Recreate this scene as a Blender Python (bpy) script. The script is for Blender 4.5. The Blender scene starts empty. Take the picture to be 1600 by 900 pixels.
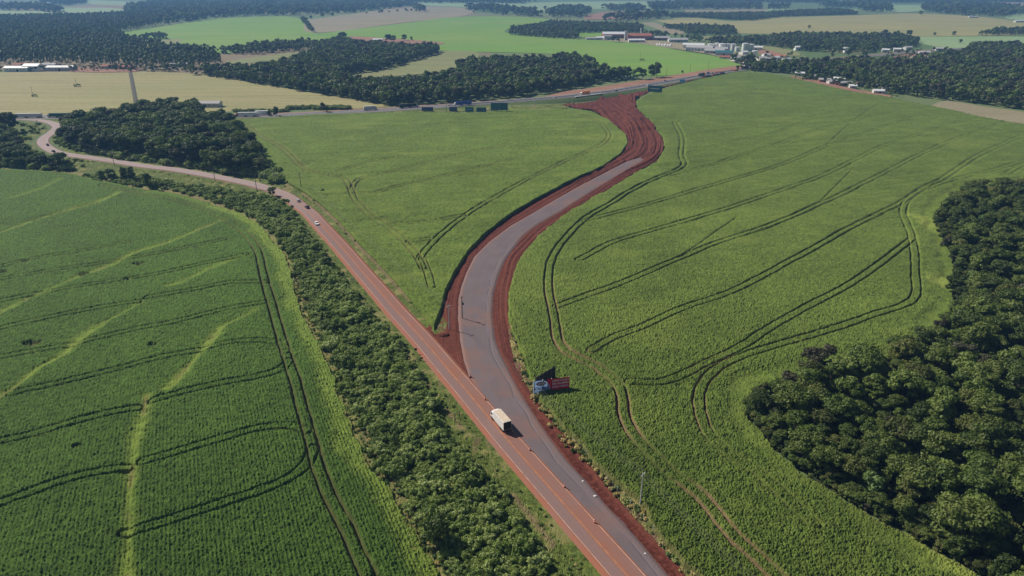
import bpy, bmesh, math, random
import numpy as np
from mathutils import Vector, Matrix
R = math.radians
scene = bpy.context.scene
COL = scene.collection

# ------------------------------------------------------------------ camera, light, exposure
CH, PITCH, FPX = 120.0, R(23.6), 1100.0
cam_d = bpy.data.cameras.new('camera'); cam = bpy.data.objects.new('camera', cam_d); COL.objects.link(cam)
cam.location = (0, 0, CH); cam.rotation_euler = (R(90) - PITCH, 0, 0)
cam_d.sensor_width = 36; cam_d.lens = 36 * FPX / 1600; cam_d.clip_start = 1; cam_d.clip_end = 60000
scene.camera = cam
SUN_EL, SUN_AZ = R(41), R(-57)          # azimuth clockwise from +Y
world = bpy.data.worlds.new('World'); scene.world = world; world.use_nodes = True
wn = world.node_tree.nodes; wl = world.node_tree.links
sky = wn.new('ShaderNodeTexSky'); sky.sky_type = 'NISHITA'; sky.sun_disc = False
sky.sun_elevation = SUN_EL; sky.sun_rotation = SUN_AZ; sky.altitude = 500
wl.new(sky.outputs[0], wn['Background'].inputs[0]); wn['Background'].inputs[1].default_value = 0.05
sd_ = bpy.data.lights.new('sun', 'SUN'); sd_.energy = 5.0; sd_.angle = R(0.5); sd_.color = (1, 0.94, 0.84)
sun = bpy.data.objects.new('sun', sd_); COL.objects.link(sun)
sv = Vector((math.sin(SUN_AZ) * math.cos(SUN_EL), math.cos(SUN_AZ) * math.cos(SUN_EL), math.sin(SUN_EL)))
sun.rotation_euler = sv.to_track_quat('Z', 'Y').to_euler(); sun.location = (0, 0, 300)
vs = scene.view_settings; vs.view_transform = 'Standard'; vs.look = 'None'; vs.exposure = 0.1; vs.gamma = 1
vs.use_curve_mapping = False
HAZE_DENSITY, HAZE_COLOR = 0.000135, (0.26, 0.54, 1.0, 1)

# ------------------------------------------------------------------ helpers
CP, SP = math.cos(PITCH), math.sin(PITCH)
def g(u, v, z=0.0):
    """where the sight line of a traced point meets the level z"""
    a = (u - 800) / FPX; b = (v - 450) / FPX
    dy = CP - b * SP; dz = -SP - b * CP
    t = (z - CH) / dz
    return (a * t, dy * t)
def gp(pts, z=0.0): return [g(p[0], p[1], p[2] if len(p) > 2 else z) for p in pts]
def tag(o, label=None, cat=None, group=None, kind=None):
    if label: o['label'] = label
    if cat: o['category'] = cat
    if group: o['group'] = group
    if kind: o['kind'] = kind
    return o
def link(o, parent=None):
    COL.objects.link(o)
    if parent is not None: o.parent = parent
    return o
def empty(name, loc=(0, 0, 0), rz=0.0):
    o = bpy.data.objects.new(name, None); o.location = loc; o.rotation_euler = (0, 0, rz); o.empty_display_size = 0.5
    return link(o)
def mesh_np(name, V, F, mats=(), attrs=None, smooth=False):
    """V (n,3), F (m,4) or (m,3) arrays"""
    V = np.asarray(V, np.float32); F = np.asarray(F, np.int32); k = F.shape[1]
    me = bpy.data.meshes.new(name)
    me.vertices.add(len(V)); me.vertices.foreach_set('co', V.ravel())
    me.loops.add(F.size); me.loops.foreach_set('vertex_index', F.ravel())
    me.polygons.add(len(F)); me.polygons.foreach_set('loop_start', np.arange(0, F.size, k, dtype=np.int32))
    me.polygons.foreach_set('loop_total', np.full(len(F), k, np.int32))
    if smooth: me.polygons.foreach_set('use_smooth', np.ones(len(F), bool))
    for an, av in (attrs or {}).items():
        a = me.attributes.new(an, 'FLOAT', 'POINT'); a.data.foreach_set('value', np.asarray(av, np.float32))
    for m in mats: me.materials.append(m)
    me.update(calc_edges=True); me.validate()
    return me
def hsh(ix, iy, seed=0):
    h = (ix.astype(np.int64) * 374761393 + iy.astype(np.int64) * 668265263 + seed * 974634777) & 0xffffffff
    h = ((h ^ (h >> 13)) * 1274126177) & 0xffffffff
    h = h ^ (h >> 16)
    return (h & 0xffffff) / float(0xffffff)
def vnoise(x, y, seed=0):
    ix = np.floor(x); iy = np.floor(y); fx = x - ix; fy = y - iy
    ix = ix.astype(np.int64); iy = iy.astype(np.int64)
    fx = fx * fx * (3 - 2 * fx); fy = fy * fy * (3 - 2 * fy)
    a = hsh(ix, iy, seed); b = hsh(ix + 1, iy, seed); c = hsh(ix, iy + 1, seed); d = hsh(ix + 1, iy + 1, seed)
    return (a + (b - a) * fx) * (1 - fy) + (c + (d - c) * fx) * fy
def fbm(x, y, seed=0, oct=4):
    s = 0; a = 1; t = 0
    for i in range(oct):
        s = s + a * vnoise(x, y, seed + i * 17); t += a; a *= .5; x = x * 2.03; y = y * 2.03
    return s / t
def sst(a, b, x):
    t = np.clip((x - a) / (b - a), 0, 1); return t * t * (3 - 2 * t)
def seg_dist(X, Y, pts, closed=False, signed=False):
    """distance to a polyline, and which side (right of travel positive) when signed"""
    P = np.array(pts, float); best = np.full(X.shape, 1e18); sgn = np.ones(X.shape); along = np.zeros(X.shape)
    n = len(P) if closed else len(P) - 1; acc = 0.0
    for i in range(n):
        a = P[i]; b = P[(i + 1) % len(P)]; dx, dy = b - a; L2 = dx * dx + dy * dy + 1e-12
        t = np.clip(((X - a[0]) * dx + (Y - a[1]) * dy) / L2, 0, 1)
        ex = X - a[0] - t * dx; ey = Y - a[1] - t * dy; d = ex * ex + ey * ey
        m = d < best; best[m] = d[m]
        if signed:
            cr = dy * ex - dx * ey
            sgn[m] = np.sign(cr[m]); along[m] = (acc + t * math.sqrt(L2))[m]
        acc += math.sqrt(L2)
    d = np.sqrt(best)
    return (d * sgn, along) if signed else d
def inside(X, Y, poly):
    P = np.array(poly, float); r = np.zeros(X.shape, bool)
    for i in range(len(P)):
        x1, y1 = P[i]; x2, y2 = P[i - 1]
        if y1 == y2: continue
        c = ((y1 > Y) != (y2 > Y)) & (X < (x2 - x1) * (Y - y1) / (y2 - y1) + x1)
        r ^= c
    return r
def sdist(X, Y, poly):
    """positive inside"""
    d = seg_dist(X, Y, poly, closed=True)
    return np.where(inside(X, Y, poly), d, -d)
def smooth_line(pts, step=3.0):
    P = [np.array(p, float) for p in pts]; out = []
    P = [2 * P[0] - P[1]] + P + [2 * P[-1] - P[-2]]
    for i in range(1, len(P) - 2):
        p0, p1, p2, p3 = P[i - 1:i + 3]
        # centripetal catmull-rom
        t = [0]
        for a, b in ((p0, p1), (p1, p2), (p2, p3)): t.append(t[-1] + max(np.linalg.norm(b - a), 1e-6) ** .5)
        n = max(2, int(np.linalg.norm(p2 - p1) / step))
        for k in range(n):
            u = t[1] + (t[2] - t[1]) * k / n
            A1 = (t[1] - u) / (t[1] - t[0]) * p0 + (u - t[0]) / (t[1] - t[0]) * p1
            A2 = (t[2] - u) / (t[2] - t[1]) * p1 + (u - t[1]) / (t[2] - t[1]) * p2
            A3 = (t[3] - u) / (t[3] - t[2]) * p2 + (u - t[2]) / (t[3] - t[2]) * p3
            B1 = (t[2] - u) / (t[2] - t[0]) * A1 + (u - t[0]) / (t[2] - t[0]) * A2
            B2 = (t[3] - u) / (t[3] - t[1]) * A2 + (u - t[1]) / (t[3] - t[1]) * A3
            out.append(tuple((t[2] - u) / (t[2] - t[1]) * B1 + (u - t[1]) / (t[2] - t[1]) * B2))
    out.append(tuple(P[-2])); return out

# polar sheets: finer near the viewer, coarser far away
DTH, DDE = 0.00085, 0.00095
def polar(poly, marg=3.0, fine=1.0, th_lim=0.80, de_max=0.92):
    P = np.array(poly); th = np.arctan2(P[:, 0], P[:, 1]); de = np.arctan2(CH, np.hypot(P[:, 0], P[:, 1]))
    t0, t1 = max(th.min() - .02, -th_lim), min(th.max() + .02, th_lim)
    d0, d1 = de.min() - .004, min(de.max() + .02, de_max)
    T = np.arange(t0, t1, DTH * fine); D = np.arange(d0, d1, DDE * fine)
    TT, DD = np.meshgrid(T, D); r = CH / np.tan(DD)
    return r * np.sin(TT), r * np.cos(TT)
def sheet(name, poly, fn, mat, fine=1.0, cut=-0.2, parent=None, smooth=False, clip=None, wob=0.0):
    """fn(x, y, sd) -> z, attrs ; keeps the cells whose corners lie inside the outline"""
    X, Y = polar(poly, fine=fine)
    sd = sdist(X, Y, poly)
    if wob: sd = sd - wob * (fbm(X * .22, Y * .22, 91, 4) - .35) * 2
    keep = sd > cut
    if clip is not None: keep &= clip(X, Y)
    fk = keep[:-1, :-1] & keep[1:, :-1] & keep[1:, 1:] & keep[:-1, 1:]
    idx = np.arange(X.size).reshape(X.shape)
    F = np.stack([idx[:-1, :-1][fk], idx[:-1, 1:][fk], idx[1:, 1:][fk], idx[1:, :-1][fk]], 1)
    used = np.unique(F); rm = np.zeros(X.size, np.int64); rm[used] = np.arange(len(used))
    x = X.ravel()[used]; y = Y.ravel()[used]; s = sd.ravel()[used]
    z, at = fn(x, y, s)
    F = rm[F][:, ::-1]
    me = mesh_np(name, np.stack([x, y, z], 1), F, [mat], at, smooth)
    o = link(bpy.data.objects.new(name, me), parent)
    return o

# ------------------------------------------------------------------ materials
def new_mat(name):
    m = bpy.data.materials.new(name); m.use_nodes = True
    nt = m.node_tree; b = nt.nodes['Principled BSDF']
    b.inputs['Specular IOR Level'].default_value = 0.3
    return m, nt, b
def nd(nt, t, **kw):
    n = nt.nodes.new(t)
    for k, v in kw.items(): setattr(n, k, v)
    return n
def attr(nt, name):
    n = nd(nt, 'ShaderNodeAttribute'); n.attribute_name = name; return n.outputs['Fac']
def noise(nt, scale, detail=4, rough=.55, vec=None, dist=0):
    n = nd(nt, 'ShaderNodeTexNoise'); n.inputs['Scale'].default_value = scale; n.inputs['Detail'].default_value = detail
    n.inputs['Roughness'].default_value = rough; n.inputs['Distortion'].default_value = dist
    if vec is not None: nt.links.new(vec, n.inputs['Vector'])
    return n.outputs['Fac']
def objco(nt, scale=None, rotz=0):
    t = nd(nt, 'ShaderNodeNewGeometry').outputs['Position']
    if scale is None: return t
    mp = nd(nt, 'ShaderNodeMapping'); mp.inputs['Scale'].default_value = scale; mp.inputs['Rotation'].default_value = (0, 0, rotz)
    nt.links.new(t, mp.inputs['Vector']); return mp.outputs[0]
def ramp(nt, fac, stops):
    n = nd(nt, 'ShaderNodeValToRGB'); e = n.color_ramp.elements
    while len(e) < len(stops): e.new(.5)
    for i, (p, c) in enumerate(stops): e[i].position = p; e[i].color = (*c, 1)
    nt.links.new(fac, n.inputs[0]); return n.outputs[0]
def mix(nt, fac, a, b, mode='MIX'):
    n = nd(nt, 'ShaderNodeMix', data_type='RGBA', blend_type=mode)
    for i, v in ((0, fac), (6, a), (7, b)):
        if isinstance(v, (int, float)): n.inputs[i].default_value = v
        elif isinstance(v, tuple): n.inputs[i].default_value = (*v, 1)
        else: nt.links.new(v, n.inputs[i])
    return n.outputs[2]
def mth(nt, op, a, b=0.0, c=0.0, clamp=False):
    n = nd(nt, 'ShaderNodeMath', operation=op, use_clamp=clamp)
    for i, v in enumerate((a, b, c)):
        if isinstance(v, (int, float)): n.inputs[i].default_value = v
        else: nt.links.new(v, n.inputs[i])
    return n.outputs[0]
def bump(nt, b, h, strength=.5, dist=.1):
    n = nd(nt, 'ShaderNodeBump'); n.inputs['Strength'].default_value = strength; n.inputs['Distance'].default_value = dist
    nt.links.new(h, n.inputs['Height']); nt.links.new(n.outputs[0], b.inputs['Normal'])
def plain(name, col, rough=.7, metal=0.0, var=.12, scale=1.5):
    m, nt, b = new_mat(name)
    f = noise(nt, scale, 3, .6, objco(nt))
    c = ramp(nt, f, [(.3, tuple(x * (1 - var) for x in col)), (.7, tuple(min(1, x * (1 + var)) for x in col))])
    nt.links.new(c, b.inputs['Base Color']); b.inputs['Roughness'].default_value = rough; b.inputs['Metallic'].default_value = metal
    return m
def crop_mat(name, dark, mid, light, yellow, soil, fs=1.6):
    m, nt, b = new_mat(name)
    P = objco(nt)
    f1 = noise(nt, fs, 5, .75, P)
    f2 = noise(nt, .05, 4, .6, P)
    f3 = noise(nt, .012, 3, .6, P)
    c = ramp(nt, f1, [(.36, dark), (.5, mid), (.64, light)])
    t = mth(nt, 'ADD', mth(nt, 'MULTIPLY', f2, .6), mth(nt, 'MULTIPLY', f3, .5))
    v = mth(nt, 'ADD', mth(nt, 'MULTIPLY', t, 1.1), .42)
    hsv = nd(nt, 'ShaderNodeHueSaturation'); nt.links.new(c, hsv.inputs['Color']); nt.links.new(v, hsv.inputs['Value'])
    f5 = noise(nt, .45, 4, .7, P)
    h0 = mix(nt, 1.0, hsv.outputs[0], ramp(nt, f5, [(.32, (.62, .62, .62)), (.68, (1.3, 1.3, 1.3))]), 'MULTIPLY')
    c = mix(nt, attr(nt, 'yellow'), h0, yellow)
    s2 = ramp(nt, f1, [(.3, tuple(x * .7 for x in soil)), (.7, tuple(x * 1.3 for x in soil))])
    c = mix(nt, attr(nt, 'soil'), c, s2)
    nt.links.new(c, b.inputs['Base Color']); b.inputs['Roughness'].default_value = .85; b.inputs['Specular IOR Level'].default_value = .08
    b.inputs['Sheen Weight'].default_value = .05; b.inputs['Sheen Roughness'].default_value = .45; b.inputs['Sheen Tint'].default_value = (.85, 1, .6, 1)
    f4 = noise(nt, fs * 1.5, 4, .8, P)
    bump(nt, b, f4, .8, .28)
    return m
def leaf_mat(name, cols, hue=.5, rough=.6):
    """foliage whose shade varies per plant and per leaf clump"""
    m, nt, b = new_mat(name)
    oi = nd(nt, 'ShaderNodeObjectInfo').outputs['Random']
    f = noise(nt, .9, 4, .7, objco(nt))
    f = mth(nt, 'ADD', mth(nt, 'MULTIPLY', f, .55), mth(nt, 'MULTIPLY', oi, .5))
    n = len(cols)
    c = ramp(nt, f, [(.25 + .5 * i / (n - 1), cols[i]) for i in range(n)])
    nt.links.new(c, b.inputs['Base Color']); b.inputs['Roughness'].default_value = rough
    b.inputs['Specular IOR Level'].default_value = .3
    tr = nd(nt, 'ShaderNodeBsdfTranslucent'); ms = nd(nt, 'ShaderNodeMixShader'); ms.inputs[0].default_value = .22
    c2 = mix(nt, 1.0, c, (1.0, 1.25, .5), 'MULTIPLY'); nt.links.new(c2, tr.inputs[0])
    nt.links.new(b.outputs[0], ms.inputs[1]); nt.links.new(tr.outputs[0], ms.inputs[2])
    nt.links.new(ms.outputs[0], nt.nodes['Material Output'].inputs[0])
    return m
def earth_mat(name, base, dust, dark):
    m, nt, b = new_mat(name)
    P = objco(nt)
    f1 = noise(nt, .8, 6, .7, P); f2 = noise(nt, .06, 4, .6, P)
    c = ramp(nt, f1, [(.3, dark), (.5, base), (.75, dust)])
    c = mix(nt, mth(nt, 'MULTIPLY', attr(nt, 'tone'), .6), c, dust)
    c = mix(nt, mth(nt, 'MULTIPLY', f2, .35), c, dark)
    nt.links.new(c, b.inputs['Base Color']); b.inputs['Roughness'].default_value = .95; b.inputs['Specular IOR Level'].default_value = .1
    bump(nt, b, noise(nt, 2.5, 5, .7, P), .8, .3)
    return m
def asphalt_mat(name, base, light, dust, grain=6):
    """needs 'lane' (0..1 dust at the edges) and 'tone' (length streaks)"""
    m, nt, b = new_mat(name)
    P = objco(nt)
    f1 = noise(nt, grain, 4, .7, P); f2 = noise(nt, .12, 5, .65, P)
    c = ramp(nt, f1, [(.3, base), (.7, light)])
    c = mix(nt, mth(nt, 'MULTIPLY', attr(nt, 'tone'), .45), c, light)
    d = mth(nt, 'MULTIPLY', attr(nt, 'lane'), mth(nt, 'ADD', mth(nt, 'MULTIPLY', f2, 2.2), -.1), 0, True)
    c = mix(nt, d, c, dust)
    c = mix(nt, attr(nt, 'pale'), c, (.37, .315, .305))  # pale: sky sheen of a distant stretch, put into the colour
    nt.links.new(c, b.inputs['Base Color']); b.inputs['Roughness'].default_value = .8; b.inputs['Specular IOR Level'].default_value = .25
    bump(nt, b, f1, .3, .03)
    return m

M = {}
M['corn_left'] = crop_mat('corn_left', (.025, .056, .008), (.066, .126, .018), (.128, .205, .038), (.20, .27, .045), (.20, .12, .065), 3.2)
M['corn_mid'] = crop_mat('corn_mid', (.047, .082, .010), (.110, .163, .024), (.188, .248, .048), (.24, .28, .055), (.13, .07, .04), 1.9)
M['corn_right'] = crop_mat('corn_right', (.042, .074, .010), (.104, .152, .024), (.182, .234, .050), (.22, .27, .052), (.27, .16, .10), 2.7)
M['grass'] = crop_mat('verge_grass', (.045, .070, .014), (.098, .130, .027), (.17, .20, .045), (.32, .27, .11), (.24, .15, .10), 1.3)
M['red'] = earth_mat('red_earth', (.115, .030, .020), (.24, .080, .052), (.045, .014, .011))
M['asphalt_new'] = asphalt_mat('asphalt_new', (.100, .078, .083), (.175, .137, .143), (.21, .115, .09))
M['gravel'] = asphalt_mat('gravel_edge', (.10, .085, .085), (.26, .22, .21), (.28, .2, .18), 2)
M['asphalt_old'] = asphalt_mat('asphalt_old', (.165, .103, .096), (.27, .185, .17), (.29, .115, .07)); M['asphalt_old'].node_tree.nodes['Principled BSDF'].inputs['Roughness'].default_value = .85; M['asphalt_old'].node_tree.nodes['Principled BSDF'].inputs['Specular IOR Level'].default_value = .12
M['asphalt_hwy'] = asphalt_mat('asphalt_highway', (.10, .095, .10), (.17, .155, .16), (.24, .16, .14))
M['line_yellow'] = plain('paint_yellow_line', (.42, .17, .07), .7, 0, .3, .5)
M['line_white'] = plain('paint_edge_line', (.50, .32, .25), .7, 0, .3, .5)
M['line_hwy'] = plain('paint_white_line', (.6, .58, .55), .7)
M['white'] = plain('white_paint', (.84, .83, .80), .4, 0, .03)
M['offwhite'] = plain('weathered_white', (.62, .60, .56), .6)
M['box_top'] = plain('sun_bleached_box_top', (.62, .50, .38), .6)
M['black'] = plain('black_rubber', (.015, .015, .016), .7)
M['glass'] = plain('dark_glass', (.02, .025, .03), .08)
M['steel'] = plain('dull_steel', (.20, .20, .21), .5, .4)
M['concrete'] = plain('concrete', (.55, .53, .50), .85)
M['wood'] = plain('weathered_timber', (.16, .12, .09), .9)
M['wire'] = plain('wire_aluminium', (.22, .20, .19), .5, .3)
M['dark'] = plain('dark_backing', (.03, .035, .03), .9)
M['orange'] = plain('orange_plastic', (.60, .12, .04), .5)
M['bark'] = plain('bark', (.11, .085, .06), .95)
M['roof_grey'] = plain('fibre_cement_roof', (.42, .41, .40), .8)
M['roof_white'] = plain('white_sheet_roof', (.72, .72, .72), .45)
M['roof_red'] = plain('clay_roof', (.36, .13, .08), .85)
M['brick'] = plain('red_brick_wall', (.33, .12, .08), .9)
M['teal'] = plain('teal_board', (.04, .15, .17), .5)
M['navy'] = plain('navy_board', (.07, .11, .22), .5)
M['sign_blue'] = plain('sky_blue_board', (.22, .42, .72), .5, 0, .04)
M['sign_red'] = plain('red_board', (.42, .025, .06), .5, 0, .06)
M['sign_white'] = plain('white_vinyl', (.9, .9, .92), .5, 0, .03)
M['sign_wine'] = plain('wine_oval', (.22, .012, .03), .5, 0, .05)
M['lettering_blue'] = plain('blue_lettering', (.05, .01, .09), .5, 0, .05)
M['lamp'] = plain('lamp_lens', (.75, .73, .68), .15)
M['redlamp'] = plain('red_lens', (.5, .02, .02), .2)
for k, c in dict(silver=(.55, .56, .58), charcoal=(.03, .035, .045), blue=(.03, .06, .30), green=(.03, .10, .06), orange_paint=(.7, .25, .04), red_paint=(.4, .03, .03)).items():
    M['paint_' + k] = plain('car_paint_' + k, c, .3, .2, .03)
M['leaf_dark'] = leaf_mat('leaf_dark', [(.036, .056, .010), (.070, .098, .018), (.108, .142, .026), (.150, .185, .042)])
M['leaf_mid'] = leaf_mat('leaf_mid', [(.044, .070, .012), (.084, .124, .021), (.128, .175, .032), (.175, .222, .05)])
M['leaf_olive'] = leaf_mat('leaf_olive', [(.060, .074, .014), (.095, .110, .022), (.135, .150, .032), (.17, .18, .05)])
M['leaf_brown'] = leaf_mat('leaf_brown', [(.050, .046, .028), (.075, .068, .038), (.095, .092, .05), (.115, .11, .06)])
M['leaf_lime'] = leaf_mat('leaf_lime', [(.05, .09, .02), (.08, .14, .03), (.12, .19, .045), (.16, .23, .07)])
M['leaf_shrub'] = leaf_mat('leaf_shrub', [(.10, .145, .028), (.175, .235, .048), (.26, .32, .08), (.36, .41, .15)])
M['sign_blue2'] = plain('bright_blue_board', (.60, .74, .92), .5, 0, .04)
for k_ in ('sign_blue2', 'sign_red', 'sign_white'):      # thin vinyl lets the sun behind it through
    nt = M[k_].node_tree; b = nt.nodes['Principled BSDF']; tr = nd(nt, 'ShaderNodeBsdfTranslucent'); ms = nd(nt, 'ShaderNodeMixShader'); ms.inputs[0].default_value = .5
    nt.links.new(b.inputs['Base Color'].links[0].from_socket, tr.inputs[0]); nt.links.new(b.outputs[0], ms.inputs[1]); nt.links.new(tr.outputs[0], ms.inputs[2]); nt.links.new(ms.outputs[0], nt.nodes['Material Output'].inputs[0])
M['leaf_straw'] = leaf_mat('leaf_straw', [(.48, .38, .16), (.58, .46, .20), (.66, .54, .28)])

# ------------------------------------------------------------------ traced outlines (the plan of the place)
old_c = smooth_line(gp([(-60, 188), (0, 187.5), (25, 187), (50, 187.5), (70, 190), (84, 194), (90, 199), (84, 206), (75, 212), (69, 217), (67, 223), (74, 231), (90, 239), (110, 243), (140, 247), (175, 252), (225, 260), (275, 266), (325, 274.5),
    (400, 290), (444, 305), (467, 321), (484, 334), (505, 357), (531, 385), (572, 433), (595, 459), (617, 485), (660, 532), (692, 570), (722, 605), (752, 641), (800, 698), (850, 755), (915, 829), (975, 897), (1050, 985)]), 3)
new_left = [(1000, 246), (980, 252), (945, 270), (907, 290), (870, 311), (832, 334), (800, 352), (767, 377), (744, 400), (732, 424), (724, 446), (719.5, 466), (719, 496), (722, 530), (728, 562), (738, 592)]
new_right = [(1006, 249), (1000, 253), (975, 267), (925, 297), (875, 329), (838, 350), (816, 367), (800, 387), (787, 405), (776, 430), (768, 458), (766, 490), (770, 530), (780, 556), (793, 580), (806, 606), (820, 630), (842, 664), (860, 690), (884, 722), (912, 752), (940, 786), (970, 818), (1000, 852), (1035, 894), (1100, 970)]
mid_edge = [(678, 511), (684, 495), (690, 480), (697, 452), (710, 425), (732, 390), (760, 362), (800, 332), (837, 310), (895, 280), (940, 260), (970, 240), (982, 222), (979, 210), (965, 197), (950, 185), (925, 173), (900, 169.5)]
red_right = [(1150, 111.5), (1100, 121), (1050, 133), (1012, 143), (990, 155), (990, 172), (1010, 187), (1020, 202), (1030, 215), (1033, 230), (1020, 252), (990, 267), (950, 292), (912, 312), (875, 335), (850, 354), (820, 382), (806, 405), (798, 425), (791, 445), (789, 466), (790, 500), (794, 524), (802, 548), (808, 575), (820, 600), (834, 627), (852, 654), (868, 678), (890, 706), (918, 740), (955, 782), (1000, 834), (1050, 886), (1120, 970)]
corn_edge_r = [(1150, 113), (1100, 122.5), (1050, 135), (1016, 146), (994, 157), (994, 171), (1014, 186), (1025, 201), (1035, 214), (1038, 231), (1025, 254), (992, 270), (953, 295), (915, 315), (878, 338), (853, 357), (824, 385), (809, 408), (801, 428), (795, 446), (793, 466), (795, 500), (801, 524), (811, 548), (820, 570), (828, 590), (838, 612), (846, 628), (862, 646), (880, 672), (895, 684), (930, 728), (952, 750), (988, 778), (1003, 796), (1014, 820), (1040, 852), (1066, 880), (1130, 955)]
corn_r_far = [(1700, 205), (1660, 203), (1600, 195), (1525, 181), (1475, 169), (1425, 160), (1387, 151), (1337, 144), (1287, 133), (1237, 121), (1200, 115)]
forest_edge = [(1640, 985), (1560, 925), (1528, 897), (1461, 860), (1417, 833), (1363, 808), (1314, 777), (1261, 745), (1208, 698), (1172, 655), (1170, 625), (1195, 603), (1250, 590), (1320, 570), (1400, 560), (1470, 525), (1492, 480), (1492, 410), (1474, 365), (1462, 338), (1480, 312), (1520, 292), (1600, 284), (1700, 280)]
P_red = gp(mid_edge, .2) + gp([(880, 164), (925, 160), (955, 151), (990, 146), (1030, 137), (1060, 130.5), (1100, 120), (1150, 110)], .2) + gp(red_right, .2) + gp([(1000, 970), (980, 905), (915, 832), (850, 757), (800, 700), (738, 628), (692, 572), (672, 530)], .2)
P_new = gp(new_left, .5) + gp([(760, 632), (800, 684), (850, 742), (920, 822), (990, 900), (1055, 975)], .5) + gp(new_right, .5)[::-1]
P_mid = gp([(370, 190), (380, 210), (404, 240), (432, 266), (452, 287), (477, 302), (500, 318), (528, 344), (550, 367), (564, 384), (590, 410), (620, 442), (645, 472), (662, 492), (676, 510)], 1.2) + gp(mid_edge, 2.0) + gp([(800, 171), (750, 176.5), (650, 176), (575, 177), (500, 178.5), (450, 182), (400, 186)], 1.2)
P_right = gp(corn_edge_r, 1.2) + gp(forest_edge, 1.0) + gp(corn_r_far, 1.2)
P_left = gp([(-260, 262), (0, 264), (60, 267), (115, 272), (155, 282), (225, 296), (275, 302), (325, 317), (375, 332), (405, 348), (428, 376), (452, 405), (459, 435), (470, 477), (486, 510), (501, 535), (517, 572), (531, 607), (546, 642), (562, 690), (582, 729), (617, 771), (643, 816), (662, 849), (691, 897), (740, 985)], .8) + gp([(-260, 985)], .8)
P_verge = gp([(0, 255), (0, 190), (60, 186), (130, 186), (200, 186), (380, 181), (480, 179), (620, 174), (800, 165), (880, 162), (900, 168), (870, 172), (800, 172), (430, 190), (385, 192), (470, 290), (600, 400), (700, 505), (690, 530), (760, 620), (1060, 990), (700, 1000), (640, 880), (560, 740), (500, 580), (450, 420), (395, 352), (330, 326), (230, 300), (150, 287), (0, 270)])
P_verge_r = gp([(795, 500), (803, 500), (825, 560), (850, 610), (880, 660), (905, 680), (960, 745), (1020, 790), (1100, 880), (1170, 960), (1132, 975), (1062, 887), (1012, 834), (968, 781), (931, 737), (879, 676), (838, 626), (808, 576), (797, 530)])
new_c = [((a[0] + b[0]) / 2, (a[1] + b[1]) / 2) for a, b in zip(
    gp([(880, 170), (925, 165), (955, 172), (990, 195), (1005, 222), (1000, 246), (945, 270), (870, 311), (800, 352), (744, 400), (724, 446), (719, 496), (728, 562), (760, 632), (850, 742), (990, 900)]),
    gp([(890, 165), (960, 155), (985, 172), (1012, 195), (1028, 222), (1006, 249), (975, 267), (875, 329), (816, 367), (787, 405), (768, 458), (766, 490), (780, 556), (820, 630), (912, 752), (1035, 894)]))]
new_c = smooth_line(new_c, 6)

def tracks(X, Y, lines, singles=(), half=1.65, w=.42):
    """wheel ruts left by the sprayer: pairs, each a hollow in the crop"""
    t = np.zeros(X.shape)
    for li_, L in enumerate(lines):
        kw = 1.45 if li_ == 0 else 1.0
        L = np.array(L); x0, y0 = L.min(0) - 4; x1, y1 = L.max(0) + 4
        m = (X > x0) & (X < x1) & (Y > y0) & (Y < y1)
        if not m.any(): continue
        wob = (vnoise(X[m] * .25, Y[m] * .25, 5) - .5) * .35
        ww = kw * np.maximum(w, .00062 * np.hypot(X[m], Y[m]))
        ww = np.maximum(ww, .55 * DDE * .75 * (X[m] ** 2 + Y[m] ** 2) / CH)
        d = seg_dist(X[m], Y[m], L)
        t[m] = np.maximum(t[m], min(1.0, kw) * (w * kw / ww) ** .55 * np.exp(-((d + wob - half) / ww) ** 2 * 1.2) * ((.85 if li_ == 0 else .62) + .38 * vnoise(X[m] * .09, Y[m] * .09, 9)) * (.8 + .35 * vnoise(X[m] * .8, Y[m] * .8, 19)))
    for L in singles:
        L = np.array(L); d = seg_dist(X, Y, L); t = np.maximum(t, np.exp(-(d / (w * 2.0)) ** 2) * .35)
    return t
def T(*ps): return smooth_line(gp(ps, 1.0), 4)

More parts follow.
